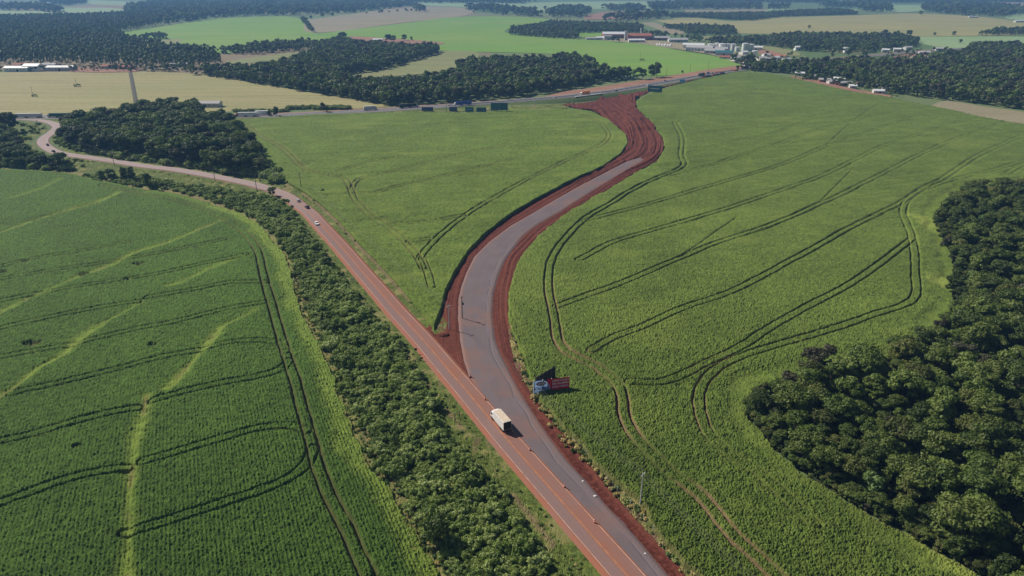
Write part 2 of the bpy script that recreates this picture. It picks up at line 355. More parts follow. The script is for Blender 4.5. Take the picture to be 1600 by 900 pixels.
right_tracks = [
    T((1055, 192), (1066, 217), (1065, 245), (1069, 257), (1060, 265), (1025, 280), (990, 297), (950, 322), (912, 345), (892, 365), (874, 386), (861, 410), (857, 436), (858, 460), (863, 482), (868, 512), (871, 532), (884, 551), (920, 569), (950, 588), (968, 608), (973, 632), (976, 655), (987, 676), (1004, 698), (1030, 725), (1057, 748), (1095, 778), (1117, 805), (1145, 840), (1190, 882), (1240, 930)),
    T((870, 481), (920, 463), (960, 449), (1010, 428), (1070, 402), (1120, 381), (1200, 355), (1300, 312), (1375, 275), (1462, 232), (1570, 192)),
    T((905, 408), (955, 382), (1025, 360), (1100, 339), (1200, 306), (1287, 275), (1375, 232), (1450, 207), (1525, 185)),
    T((915, 346), (1000, 325), (1075, 302), (1200, 266), (1300, 227), (1375, 202), (1437, 182)),
    T((1040, 277), (1100, 262), (1150, 247), (1200, 232), (1262, 210), (1325, 192), (1390, 178)),
    T((1068, 243), (1150, 222), (1200, 212), (1270, 188)),
    T((1064, 217), (1105, 209), (1200, 198), (1250, 187), (1330, 172)),
    T((925, 550), (960, 530), (1000, 515), (1060, 487), (1140, 459), (1200, 429), (1230, 412), (1262, 395), (1325, 359), (1375, 334), (1412, 316), (1440, 297), (1470, 283), (1525, 247), (1600, 212)),
    T((985, 600), (1030, 601), (1060, 592), (1100, 572), (1160, 543), (1195, 520), (1260, 482), (1310, 457), (1370, 417), (1425, 374)),
    T((1270, 822), (1230, 782), (1190, 745), (1160, 725), (1130, 705), (1106, 680), (1096, 656), (1091, 630), (1097, 604), (1115, 583), (1140, 568), (1180, 552), (1220, 540), (1300, 517), (1370, 493), (1415, 478), (1430, 465), (1430, 430), (1429, 395), (1425, 370), (1417, 350), (1411, 330), (1422, 310), (1445, 297), (1500, 280), (1560, 265), (1640, 240)),
    T((1575, 272), (1600, 258), (1650, 235)),
]
right_single = [T((1287, 232), (1337, 187), (1375, 162)), T((1150, 342), (1060, 405)), T((1330, 268), (1280, 318))]
left_tracks = [
    T((160, 291), (225, 304), (275, 315), (320, 329), (350, 343), (380, 362), (402, 390), (410, 420), (416, 445), (425, 475), (436, 515), (448, 555), (460, 590), (470, 630), (480, 665), (488, 695), (497, 730), (515, 775), (537, 816), (557, 862), (575, 900)),
    T((-20, 442), (0, 439), (100, 422), (150, 415), (225, 402), (300, 387), (350, 376)),
    T((-20, 522), (0, 516), (75, 499), (150, 484), (215, 474)),
    T((-20, 478), (50, 463), (150, 446), (250, 430), (325, 413), (385, 400)),
    T((-20, 567), (0, 561), (100, 543), (212, 517), (275, 505), (350, 486), (415, 474)),
    T((232, 468), (300, 456), (362, 444), (414, 443)),
    T((20, 617), (70, 606), (175, 581), (250, 561), (300, 552), (350, 539), (400, 534), (432, 538), (447, 552)),
    T((0, 693), (60, 679), (120, 661), (185, 645), (215, 640)), T((240, 628), (300, 612), (350, 601), (400, 592), (440, 580), (452, 566)),
    T((0, 790), (60, 768), (120, 748), (200, 733)), T((225, 724), (290, 705), (340, 690), (400, 673), (450, 668), (480, 676)),
    T((200, 835), (260, 818), (330, 795), (400, 772), (450, 752), (480, 728), (489, 705)),
    T((0, 420), (60, 405), (120, 396), (200, 380)), T((0, 355), (80, 338), (150, 318)),
]
left_yellow = [T((-10, 625), (20, 609), (62, 575), (95, 557), (130, 527), (160, 507)), T((160, 507), (220, 475)), T((262, 448), (275, 445), (337, 417), (380, 402)),
    T((-10, 494), (0, 490), (37, 472), (92, 447), (140, 427), (175, 415), (212, 395), (250, 384), (300, 364), (345, 346)),
    T((262, 607), (285, 584), (312, 553), (345, 512)), T((345, 512), (400, 485)),
    T((-10, 368), (0, 365), (95, 332), (155, 315), (185, 302)), T((12, 312), (65, 295), (92, 281)),
    T((188, 960), (200, 880), (202, 800), (206, 740), (212, 690), (225, 645), (229, 620)),
    T((190, 880), (200, 790))]
yw = [1.0, .6, .6, .7, 1.0, .5, .7, .4, .9, .25]
mid_tracks = [
    T((385, 196), (407, 212), (442, 232), (482, 267), (512, 275), (537, 279), (549, 297), (555, 312), (585, 342), (612, 360), (638, 384), (652, 400), (662, 420)),
    T((655, 405), (675, 382), (725, 340), (800, 295), (875, 257), (930, 232), (951, 217), (943, 197), (915, 181)),
    T((556, 304), (585, 303), (612, 295), (700, 275), (800, 250)), T((598, 343), (625, 351), (675, 347), (725, 338)),
    T((512, 275), (540, 266), (575, 255), (640, 244)), T((550, 298), (560, 283), (590, 276), (700, 247), (800, 226)),
    T((660, 405), (668, 425), (675, 450)), T((640, 380), (670, 376))]
holes = [(130, 429, 3), (215, 414, 3), (52, 538, 3), (5, 427, 2.5), (40, 410, 3), (200, 438, 2), (240, 540, 2), (120, 700, 1.5), (195, 740, 1.4)]

def corn_left(x, y, s):
    D = np.hypot(x, y)
    t = tracks(x, y, left_tracks, w=.32)
    yl = np.zeros(x.shape); so = np.zeros(x.shape)
    for L, k in zip(left_yellow, yw):
        d = seg_dist(x, y, L); w = (1.15 + .003 * D) * (.45 + .9 * vnoise(x * .12, y * .12, 3)) * (.6 + .4 * k)
        m = np.exp(-(d / w) ** 2) * k
        yl = np.maximum(yl, m * 1.0 * (.55 + vnoise(x * .5, y * .5, 4)))
        so = np.maximum(so, np.exp(-(d / (w * .4)) ** 2) * sst(.62, .8, vnoise(x * .15, y * .15, 8)) * .5)
    for u, v, r in holes:
        c = g(u, v, 1); d = np.hypot((x - c[0]) * .9, (y - c[1]) * 1.5) / r + (vnoise(x * .8, y * .8, 6) - .5) * .8
        t = np.maximum(t, sst(1.1, .5, d) * .85)
    lod = sst(.80, .9, fbm(x * .045, y * .045, 77, 5))
    edge_w = np.where(y < 420, 5.6, 2.5) * (.55 + .9 * fbm(x * .06, y * .06, 31, 3))
    ye = sst(edge_w + 2.5, edge_w - 2, s) * .85
    ye = np.where(x < g(330, 320)[0], ye * .45, ye)
    yl = np.clip(np.maximum(yl, ye * (.45 + .8 * vnoise(x * .7, y * .7, 12))), 0, .95)
    rows = np.cos(2 * np.pi * (x * math.cos(R(-24)) - y * math.sin(R(-24)) + .35 * fbm(x * .05, y * .05, 71, 2)) / .95) * sst(300, 130, D)
    rough = hsh((x * 40).astype(np.int64), (y * 40).astype(np.int64), 2) - .5
    h = 1.9 + .5 * (fbm(x * .03, y * .03, 11, 3) - .5) + .11 * rows + rough * (.40 - .0005 * np.minimum(D, 500)) + (vnoise(x * 3.0, y * 3.0, 7) - .5) * .5 + (vnoise(x * 1.1, y * 1.1, 17) - .5) * .3
    h = h - lod * .5 - ye * .9
    t = np.clip(t, 0, 1.05); h = h * (1 - t * .88) * (1 - .35 * np.clip(yl - ye, 0, 1))
    z = h * sst(-.2, .5, s) + .05
    so = np.maximum(so, t * .5) + sst(1.2, 0, s) * .6 * sst(.4, .6, vnoise(x * .2, y * .2, 5))
    return z, {'yellow': yl, 'soil': np.clip(so, 0, 1)}
def corn_mid(x, y, s):
    D = np.hypot(x, y)
    t = tracks(x, y, mid_tracks, w=.30) * .95
    yl = sst(.57, .80, fbm(x * .014, y * .05, 41, 4)) * .3 + sst(.58, .78, fbm(x * .1, y * .1, 42, 4)) * .25
    a, ang = fbm(x * .02, y * .02, 5), .25
    lines = fbm((x * math.cos(ang) + y * math.sin(ang)) * .012, (-x * math.sin(ang) + y * math.cos(ang)) * .16, 61, 3) - .5
    rough = hsh((x * 40).astype(np.int64), (y * 40).astype(np.int64), 3) - .5
    h = 1.9 + 1.2 * lines + rough * .2 + (vnoise(x * 1.2, y * 1.2, 7) - .5) * .35 * sst(600, 250, D) + (vnoise(x * .5, y * .5, 17) - .5) * .2
    t = np.clip(t, 0, 1); z = h * (1 - t * .9) * sst(-.2, .5, s) + .05
    return z, {'yellow': np.clip(yl, 0, .7), 'soil': np.clip(t * .7, 0, 1)}
def corn_right(x, y, s):
    D = np.hypot(x, y)
    t = tracks(x, y, right_tracks, right_single, half=1.75, w=.27)
    lower = sst(-8, -30, y - np.interp(x, [0, 60, 200], [230, 190, 150]))
    near_t = sst(260, 200, D)
    yl = sst(.54, .80, fbm(x * .02, y * .03, 51, 5)) * .26 + sst(.55, .75, fbm(x * .16, y * .16, 52, 3)) * .18
    df = sdist(x, y, gp(forest_edge, 1.0) + [(900, 900)])
    dfe = seg_dist(x, y, gp(forest_edge, 1.0))
    strip = sst(9, 4, dfe + (vnoise(x * .15, y * .15, 3) - .5) * 5) * sst(-5, 10, dfe)
    for (u, v, r) in ((1450, 352, 6), (1468, 440, 5), (1445, 345, 6), (1520, 880, 6), (1470, 850, 5)):
        c = g(u, v, 1); yl = np.maximum(yl, sst(1.3, .5, np.hypot(x - c[0], (y - c[1]) * .5) / r + (vnoise(x * .4, y * .4, 2) - .5)) * .9)
    left = seg_dist(x, y, gp(red_right[8:24]))
    yl = np.maximum(yl, sst(11, 3, left) * .5 * vnoise(x * .3, y * .3, 9))
    ang = .33
    lines = fbm((x * math.cos(ang) + y * math.sin(ang)) * .01, (-x * math.sin(ang) + y * math.cos(ang)) * .14, 63, 3) - .5
    rough = hsh((x * 40).astype(np.int64), (y * 40).astype(np.int64), 4) - .5
    h = 1.95 + (.45 + .9 * sst(250, 500, D)) * lines + rough * np.clip(.5 - .0007 * D, .18, .5) + (vnoise(x * 2.9, y * 2.9, 7) - .5) * .6 * sst(420, 180, D) + (vnoise(x * 1.0, y * 1.0, 17) - .5) * .35 * sst(650, 250, D)
    h = h * (1 - .55 * strip)
    t = np.clip(t, 0, 1.05); z = h * (1 - t * .92) * sst(-.2, .6, s) + .05
    tan_ = sst(330, 215, D) * sst(.30, .55, vnoise(x * .045, y * .045, 6)) * (x < 190)
    so = np.clip(np.clip(t * 2.2, 0, 1) * (.15 + .85 * tan_), 0, 1) * sst(600, 250, D)
    so = np.maximum(so, sst(.35, .0, s / 4) * .3 * sst(200, 160, D))
    return z, {'yellow': np.clip(yl + strip * .12, 0, .9), 'soil': so}

# ------------------------------------------------------------------ the ground and the fields
def disc(name, r, z, mat, n=96):
    V = [(0, 0, z)] + [(r * math.cos(2 * math.pi * i / n), r * math.sin(2 * math.pi * i / n), z) for i in range(n)]
    F = [(0, 1 + i, 1 + (i + 1) % n) for i in range(n)]
    return link(bpy.data.objects.new(name, mesh_np(name, V, F, [mat])))
m, nt, b = new_mat('far_land')
P = objco(nt, (1, 1.0, 1))
vor = nd(nt, 'ShaderNodeTexVoronoi'); vor.inputs['Scale'].default_value = .0016; nt.links.new(objco(nt, None), vor.inputs['Vector'])
sep = nd(nt, 'ShaderNodeSeparateColor'); nt.links.new(vor.outputs['Color'], sep.inputs[0])
c = ramp(nt, sep.outputs[0], [(.0, (.08, .13, .04)), (.3, (.13, .20, .06)), (.5, (.20, .20, .09)), (.7, (.10, .19, .05)), (.9, (.25, .17, .10))])
c = mix(nt, mth(nt, 'MULTIPLY', noise(nt, .004, 6, .7, P), .5), c, (.05, .09, .03))
nt.links.new(c, b.inputs['Base Color']); b.inputs['Roughness'].default_value = .9; M['far_land'] = m
tag(disc('ground', 12000, 0, M['far_land']), 'distant farmland beyond the mapped fields', kind='structure')

def field_mat(name, a, b_, yellow, ang=0.0, streak=.05):
    m, nt, b = new_mat(name)
    P = objco(nt, (.006, streak, 1), ang)
    f = noise(nt, 1.0, 5, .65, P); f2 = noise(nt, .004, 4, .6, objco(nt)); f3 = noise(nt, .25, 4, .7, objco(nt))
    c = ramp(nt, f, [(.32, a), (.62, b_)])
    c = mix(nt, mth(nt, 'MULTIPLY', mth(nt, 'SUBTRACT', f2, .42, 0), 2.6, 0, True), c, yellow)
    c = mix(nt, .25, c, ramp(nt, f3, [(.3, tuple(x * .5 for x in a)), (.7, tuple(min(1, x * 1.4) for x in b_))]))
    nt.links.new(c, b.inputs['Base Color']); b.inputs['Roughness'].default_value = .85; b.inputs['Specular IOR Level'].default_value = .15
    bump(nt, b, f3, .5, .4)
    return m
FM = dict(
    straw=field_mat('ripening_wheat', (.20, .185, .075), (.36, .31, .14), (.25, .26, .10), .1, .11),
    green=field_mat('young_green_crop', (.13, .25, .035), (.18, .31, .05), (.24, .31, .065), .2, .03),
    tan=field_mat('dry_stubble', (.24, .20, .12), (.31, .26, .17), (.22, .22, .11), .0, .04),
    dull=field_mat('dull_pasture', (.17, .19, .07), (.24, .25, .10), (.26, .24, .11), .1, .04),
    gold=field_mat('yellowing_soy', (.26, .26, .09), (.36, .31, .13), (.20, .23, .10), .05, .02),
    pale=field_mat('pale_green_crop', (.20, .30, .12), (.27, .37, .17), (.30, .32, .19), .0, .01),
    bare=field_mat('bare_red_soil', (.22, .10, .065), (.34, .19, .13), (.28, .17, .11), .0, .05),
    shade=field_mat('rough_grassland', (.06, .10, .03), (.10, .14, .045), (.12, .15, .05), .0, .05))
far_fields = [
    ('straw', [(-150, 115), (0, 113), (150, 112), (250, 112), (325, 117), (400, 129), (460, 140), (540, 151), (612, 163), (600, 167), (500, 172), (400, 171), (365, 174), (200, 179), (0, 180), (-150, 181)], 'wide straw coloured wheat field behind the highway on the left'),
    ('green', [(187, 58), (186, 52), (250, 42), (350, 28), (400, 26), (437, 25), (470, 30), (492, 52), (560, 58), (540, 66), (480, 68), (400, 74), (370, 83), (322, 83), (265, 64), (230, 61)], 'bright green sloping field with a curved lower edge'),
    ('dull', [(225, 69), (262, 61), (282, 61), (264, 73), (248, 78)], 'small dull pasture corner below the green slope'),
    ('tan', [(477, 31), (555, 21), (647, 10), (725, 12), (727, 24), (625, 36), (495, 51)], 'greyish stubble field on the rise between two green fields'),
    ('green', [(495, 53), (625, 37), (727, 26), (800, 26), (862, 31), (800, 43), (795, 52), (900, 61), (970, 65), (1060, 77), (1110, 85), (1142, 95), (1160, 101), (1100, 110), (1045, 118), (930, 115), (925, 95), (860, 84), (690, 79), (640, 66), (560, 58)], 'long bright green field running down to the town road'),
    ('green', [(897, 51), (945, 50), (940, 57), (902, 58)], 'small green paddock beside the brick factory'),
    ('dull', [(532, 112), (545, 106), (607, 94), (685, 80), (740, 80), (740, 96), (712, 106), (675, 114), (575, 121), (550, 121)], 'straw green field wrapped by woods'),
    ('dull', [(350, 96), (400, 89), (492, 79), (490, 89), (400, 98), (370, 100)], 'narrow pasture between two belts of trees'),
    ('gold', [(1025, 32), (1080, 27), (1145, 33), (1200, 27), (1340, 24), (1425, 21), (1500, 24), (1620, 38), (1620, 53), (1500, 56), (1350, 57), (1270, 56), (1200, 53), (1145, 52), (1075, 43)], 'broad yellowing field on the far right rise'),
    ('pale', [(1430, 57), (1620, 58), (1620, 69), (1500, 76), (1440, 68)], 'green strip below the yellowing field'),
    ('tan', [(1002, 36), (1017, 35), (1045, 43), (1071, 51), (1057, 54), (1030, 46)], 'narrow tan slope behind the factory'),
    ('pale', [(-80, 18), (50, 17), (100, 23), (100, 30), (60, 31), (-80, 32)], 'pale hazy field at the far left'),
    ('tan', [(100, 22), (152, 25), (148, 27), (105, 28)], 'bare tan strip in the far left haze'),
    ('pale', [(100, 12), (160, 12), (207, 16), (208, 23), (155, 25), (100, 20)], 'pale green field in the far left haze'),
    ('pale', [(138, 0), (190, 2), (262, 10), (215, 9), (150, 7)], 'thin pale field close to the left horizon'),
    ('pale', [(650, 3), (800, 5), (830, 12), (760, 14), (725, 11), (660, 8)], 'pale field beyond the stubble rise'),
    ('pale', [(820, 4), (1000, 2), (1040, 12), (930, 14), (850, 17), (830, 10)], 'bluish pale field near the horizon above the factory'),
    ('bare', [(915, 24), (960, 18), (1030, 18), (1020, 25), (960, 30), (920, 30)], 'reddish ploughed slope above the factory'),
    ('tan', [(1070, 16), (1200, 15), (1210, 19), (1150, 21), (1080, 20)], 'tan strip between hazy woods'),
    ('pale', [(1200, 14), (1330, 14), (1320, 19), (1230, 22), (1200, 20)], 'pale field between two hazy woods'),
    ('pale', [(1350, 8), (1450, 8), (1440, 17), (1395, 19), (1360, 14)], 'pale field near the right horizon'),
    ('tan', [(1490, 3), (1600, 5), (1600, 9), (1520, 11)], 'pinkish ploughed strip near the right horizon'),
    ('pale', [(1570, 23), (1620, 22), (1620, 33), (1580, 30)], 'pale field at the far right edge'),
    ('dull', [(1085, 57), (1148, 55), (1168, 61), (1100, 62)], 'narrow pale field behind the storage tanks'),
    ('dull', [(1185, 70), (1235, 78), (1250, 87), (1205, 86), (1180, 78)], 'dry yard of grass beside the storage tanks'),
    ('bare', [(1190, 76), (1220, 84), (1212, 88), (1185, 83)], 'pinkish earth yard near the tanks'),
    ('dull', [(1290, 82), (1300, 72), (1350, 74), (1340, 84)], 'green meadow beside the highway on the right'),
    ('bare', [(1395, 88), (1430, 84), (1460, 88), (1455, 96), (1415, 97)], 'red earth clearing beside the highway'),
    ('dull', [(1440, 84), (1480, 82), (1480, 90), (1455, 91)], 'dry grass clearing by the red yard'),
    ('bare', [(1232, 121), (1287, 133), (1337, 144.5), (1387, 152), (1392, 149), (1340, 140), (1290, 129), (1240, 118.5)], 'red earth strip under the row of houses'),
    ('tan', [(1455, 165), (1480, 157), (1540, 167), (1620, 178), (1620, 196), (1600, 194), (1525, 180)], 'brownish fallow strip between the large field and the wood'),
    ('bare', [(845, 153), (880, 143), (920, 138), (985, 128), (1060, 116), (1160, 102), (1165, 106), (1060, 122), (985, 134), (905, 148), (860, 153)], 'raw red earth bank along the far side of the highway'),
    ('tan', [(1003, 60), (1050, 66), (1100, 71), (1150, 82), (1195, 96), (1160, 101), (1140, 94), (1110, 86), (1060, 78), (1010, 69), (940, 62), (925, 57)], 'pale paved yard around the town buildings'),
    ('bare', [(545, 56), (640, 62), (690, 66), (690, 69), (640, 68), (560, 62)], 'pinkish farmyard in front of the long green field'),
    ('bare', [(240, 84), (320, 83), (300, 92), (250, 90)], 'reddish clearing inside the left woods'),
    ('bare', [(110, 104), (215, 105), (212, 112), (110, 112)], 'red earth yard behind the wheat field'),
    ('shade', [(-200, 184), (60, 187), (90, 200), (100, 235), (60, 262), (-200, 258)], 'rough grass beside the road bend'),
]
for i, (k, p, lab) in enumerate(far_fields):
    z = .25 + .06 * (i % 7) + (.5 if k == 'bare' else 0); P = gp(p, z)
    bm = bmesh.new(); vs_ = [bm.verts.new((x, y, z)) for x, y in smooth_line(P + [P[0]], 40)[:-1]]
    f = bm.faces.new(vs_); f.normal_update()
    if f.normal.z < 0: f.normal_flip()
    bmesh.ops.triangulate(bm, faces=bm.faces[:])
    r = bmesh.ops.extrude_face_region(bm, geom=bm.faces[:])
    for v_ in [e for e in r['geom'] if isinstance(e, bmesh.types.BMVert)]: v_.co.z = z
    for v_ in vs_: v_.co.z = -.3
    bmesh.ops.recalc_face_normals(bm, faces=bm.faces[:])
    me = bpy.data.meshes.new('distant_field'); bm.to_mesh(me); bm.free(); me.materials.append(FM[k])
    tag(link(bpy.data.objects.new('field', me)), lab, kind='structure')

tag(sheet('corn_field', P_left, corn_left, M['corn_left'], fine=.75, wob=1.3), 'dark green corn field left of the scrub belt, crossed by wheel ruts', kind='stuff')
tag(sheet('corn_field', P_mid, corn_mid, M['corn_mid'], fine=.8), 'corn field enclosed between the old road and the new curve', kind='stuff')
tag(sheet('corn_field', P_right, corn_right, M['corn_right'], fine=.75, wob=1.0), 'large corn field right of the new curve with paired wheel ruts', kind='stuff')

def road_clear(x, y):
    return seg_dist(x, y, old_c[::4])
def verge(x, y, s):
    D = np.hypot(x, y); d, al = seg_dist(x, y, old_c[::4], signed=True); ad = np.abs(d)
    dl = -sdist(x, y, P_left)
    tuft = fbm(x * .25, y * .25, 8, 4)
    z = .12 + (.5 * tuft + (hsh((x * 30).astype(np.int64), (y * 30).astype(np.int64), 5) - .5) * .35) * sst(4.5, 8, ad)
    dry = sst(.54, .72, tuft) * .55
    soil = np.exp(-((dl - 2.6 - 2 * (fbm(x * .08, y * .08, 24, 3) - .5)) / 1.0) ** 2) * sst(.2, .6, fbm(x * .35, y * .35, 4, 3)) * .8
    dry = np.maximum(dry, sst(8, 3, dl) * (.15 + .6 * fbm(x * .3, y * .3, 44, 3)))
    ditch = np.exp(-((d - np.where(y > 330, -11.5, -99)) / 1.2) ** 2) * 0
    soil = np.maximum(soil, sst(.68, .78, fbm(x * .3, y * .06, 14, 4)) * .4)
    fence_line = np.exp(-((seg_dist(x, y, gp([(477, 304), (500, 320), (528, 346), (550, 369), (562, 386), (590, 412), (620, 445), (642, 470)]))) / (.7 + .002 * D)) ** 2)
    soil = np.maximum(soil, fence_line * .9)
    track2 = np.exp(-((ad - 9.5) / .8) ** 2) * sst(300, 240, D) * sst(.45, .6, vnoise(x * .15, y * .15, 2))
    soil = np.maximum(soil, track2 * .6)
    return z, {'yellow': np.clip(dry, 0, .9), 'soil': np.clip(soil, 0, 1)}
tag(sheet('verge_grass', P_verge, verge, M['grass'], fine=1.2), 'rough olive grass along both sides of the old road', kind='stuff')
def verge2(x, y, s):
    tuft = fbm(x * .35, y * .35, 18, 4)
    z = .25 + (1.3 * tuft - .45) * sst(-.6, 1.5, s) + (hsh((x * 30).astype(np.int64), (y * 30).astype(np.int64), 6) - .5) * .5
    return z, {'yellow': np.clip(.25 + sst(.42, .62, tuft) * .6, 0, .95), 'soil': sst(.50, .40, tuft) * .9}
tag(sheet('roadside_weeds', P_verge_r, verge2, M['grass'], fine=1.0, cut=-.5), 'straw coloured weeds between the red earth and the large corn field', kind='stuff')

def red(x, y, s):
    D = np.hypot(x, y)
    d, al = seg_dist(x, y, new_c, signed=True)
    up = sst(380, 480, y)
    wig = (fbm(al * .02, d * .05, 3, 3) - .5) * 5
    r1 = vnoise((d + wig) * .75, al * .015, 21) - .5; r2 = vnoise((d + wig) * 2.2, al * .03, 22) - .5
    z = .22 + .12 * fbm(x * .3, y * .3, 9) + (r1 * .35 + r2 * .18) * (1 + 3.4 * up)
    z = z + up * 2.6 * sst(.50, .75, fbm(x * .045, y * .03, 19, 3)) * sst(520, 640, y) + up * .6 * vnoise(x * .35, y * .2, 23)
    z = np.maximum(z, .03) * sst(-4.5, -1.5, s)
    z = np.where(sdist(x, y, P_new) > -.8, np.minimum(z, .02), z); z = np.where(road_clear(x, y) < 4.5, .03, z)
    tone = np.clip(.35 + r1 * 1.3 + r2 * .6, 0, 1) * (1 - .45 * up)
    return z, {'tone': tone}
tag(sheet('red_earth', P_red, red, M['red'], fine=.9, cut=-3.0), 'graded red earth beside the new road', kind='structure')
def newroad(x, y, s):
    d, al = seg_dist(x, y, new_c, signed=True)
    z = .5 - sst(.2, -1.3, s) * .5 + (fbm(x * .15, y * .15, 3) - .5) * .04
    e = sst(1.6, .1, s + (fbm(x * .3, y * .3, 5) - .5) * 2.5)
    tone = np.clip(.2 + (vnoise(d * .8, al * .01, 3) - .3) * .9, 0, 1)
    edge = 1.5 + (vnoise(al * .12, x * 0, 4) - .5) * 1.3; rt = (d < 0) & (y < 330)
    grav = np.where(rt, sst(edge + .15, edge - .15, s), 0); crk = np.where(rt, np.exp(-((s - edge - .1) / .22) ** 2), 0) * sst(.25, .5, vnoise(al * .2, y * 0, 6))
    patch = (sst(.52, .66, fbm(x * .12, y * .12, 33, 4)) - .6 * sst(.5, .36, fbm(x * .2, y * .2, 35, 4))) * .7
    rut = .35 * np.exp(-((np.abs(d) - 1.6) / .4) ** 2)
    z = z - crk * .14 + grav * hsh((x * 30).astype(np.int64), (y * 30).astype(np.int64), 8) * .07
    return z, {'tone': np.clip(tone + grav * .9 + patch - crk, 0, 1), 'lane': np.clip(e * .6 * (1 - grav * .6) + rut * .5 - crk + sst(.52, .7, fbm(x * .07, y * .07, 37, 5)) * .5, 0, 1)}
tag(sheet('asphalt_road', P_new, newroad, M['asphalt_new'], fine=1.0, cut=-1.3), 'unmarked grey asphalt of the new curving road', kind='structure')

def ribbon(name, line, prof, mat, z=0.0, at=None, parent=None):
    """line of (x,y) or (x,y,z); prof = [(side, height)]"""
    L = np.array(line, float)
    zz = L[:, 2] if L.shape[1] == 3 else np.full(len(L), z); L = L[:, :2]
    tan = np.gradient(L, axis=0); tan /= np.linalg.norm(tan, axis=1)[:, None] + 1e-9
    nrm = np.stack([tan[:, 1], -tan[:, 0]], 1)
    n, k = len(L), len(prof); V = np.zeros((n, k, 3)); S = np.zeros((n, k))
    for j, (s, h) in enumerate(prof):
        V[:, j, :2] = L + nrm * s; V[:, j, 2] = (zz + h) if h > -50 else 0.0; S[:, j] = s
    i0 = np.arange(n * k).reshape(n, k)
    F = np.stack([i0[:-1, :-1].ravel(), i0[:-1, 1:].ravel(), i0[1:, 1:].ravel(), i0[1:, :-1].ravel()], 1)[:, ::-1]
    al = np.repeat(np.cumsum(np.r_[0, np.hypot(*np.diff(L, axis=0).T)]), k)
    me = mesh_np(name, V.reshape(-1, 3), F, [mat], at(S.ravel(), al, V.reshape(-1, 3)) if at else None)
    return link(bpy.data.objects.new(name, me), parent)
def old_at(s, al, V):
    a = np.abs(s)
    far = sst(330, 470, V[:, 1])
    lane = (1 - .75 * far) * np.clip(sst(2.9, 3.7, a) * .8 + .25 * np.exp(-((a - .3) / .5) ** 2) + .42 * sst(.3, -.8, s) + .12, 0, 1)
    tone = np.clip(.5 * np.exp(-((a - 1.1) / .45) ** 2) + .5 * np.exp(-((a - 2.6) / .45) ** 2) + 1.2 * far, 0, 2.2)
    return {'lane': lane, 'tone': tone, 'pale': .75 * far * sst(4.0, 3.4, a)}  # far end lighter: sky reflection painted in through tone and pale
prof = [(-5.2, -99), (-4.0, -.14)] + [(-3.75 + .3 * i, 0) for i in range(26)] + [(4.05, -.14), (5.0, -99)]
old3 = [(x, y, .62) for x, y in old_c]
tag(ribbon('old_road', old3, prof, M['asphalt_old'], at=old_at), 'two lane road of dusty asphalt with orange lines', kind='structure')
for off in (-.14, .14):
    tag(ribbon('centre_line', old3, [(off - .08, .012), (off + .08, .012)], M['line_yellow']), 'orange double centre line', kind='structure')
for off in (-3.35, 3.3):
    tag(ribbon('edge_line', old3, [(off - .08, .012), (off + .08, .012)], M['line_white']), 'dusty pale edge line', kind='structure')
# highway
def hz(u):
    return .9 + 3.6 * math.exp(-((u - 905) / 80) ** 2)
hw_px = [(-260, 192), (-100, 188), (0, 183.5), (120, 182), (250, 181.5), (365, 181), (450, 179.5), (500, 177), (600, 171.5), (700, 165), (800, 157.5), (850, 153.5), (880, 151), (910, 147.5), (950, 143), (1000, 135), (1060, 124.5), (1100, 117), (1160, 107.5), (1200, 102), (1260, 96), (1330, 89.5), (1400, 83.5), (1480, 77), (1560, 72)]
hw3 = []
pts = [(*g(u, v, hz(u)), u) for u, v in hw_px]
sm = smooth_line([(p[0], p[1]) for p in pts], 12)
for x, y in sm:
    i = min(range(len(pts)), key=lambda k: (pts[k][0] - x) ** 2 + (pts[k][1] - y) ** 2)
    j = i + 1 if i + 1 < len(pts) and (i == 0 or math.hypot(pts[i + 1][0] - x, pts[i + 1][1] - y) / math.hypot(pts[i + 1][0] - pts[i][0], pts[i + 1][1] - pts[i][1]) < 1) else i - 1
    j = max(0, j); di = math.hypot(pts[i][0] - x, pts[i][1] - y); dj = math.hypot(pts[j][0] - x, pts[j][1] - y)
    hw3.append((x, y, hz((pts[i][2] * dj + pts[j][2] * di) / (di + dj + 1e-6))))
def hw_at(s, al, V):
    a = np.abs(s)
    return {'lane': sst(7.5, 10.5, a), 'tone': .5 * np.exp(-((a - 4) / 1.5) ** 2)}
tag(ribbon('highway', hw3, [(-9.8, -.1), (-9, 0), (-6, 0), (-4, 0), (-2, 0), (0, 0), (2, 0), (4, 0), (6, 0), (9, 0), (9.8, -.1)], M['asphalt_hwy'], at=hw_at), 'grey divided highway crossing behind the fields', kind='structure')
tag(ribbon('embankment', hw3, [(19, -99), (14, -.9), (9.8, -.104)], FM['shade']), 'grassy slope on the near side of the highway', kind='structure')
tag(ribbon('embankment', hw3, [(-9.8, -.104), (-14, -.7), (-19, -99)], FM['bare']), 'bare red slope on the far side of the highway', kind='structure')
for off in (-8.2, -1.4, 1.4, 8.2):
    tag(ribbon('highway_line', hw3, [(off - .15, .02), (off + .15, .02)], M['line_hwy']), 'white painted line of the highway', kind='structure')

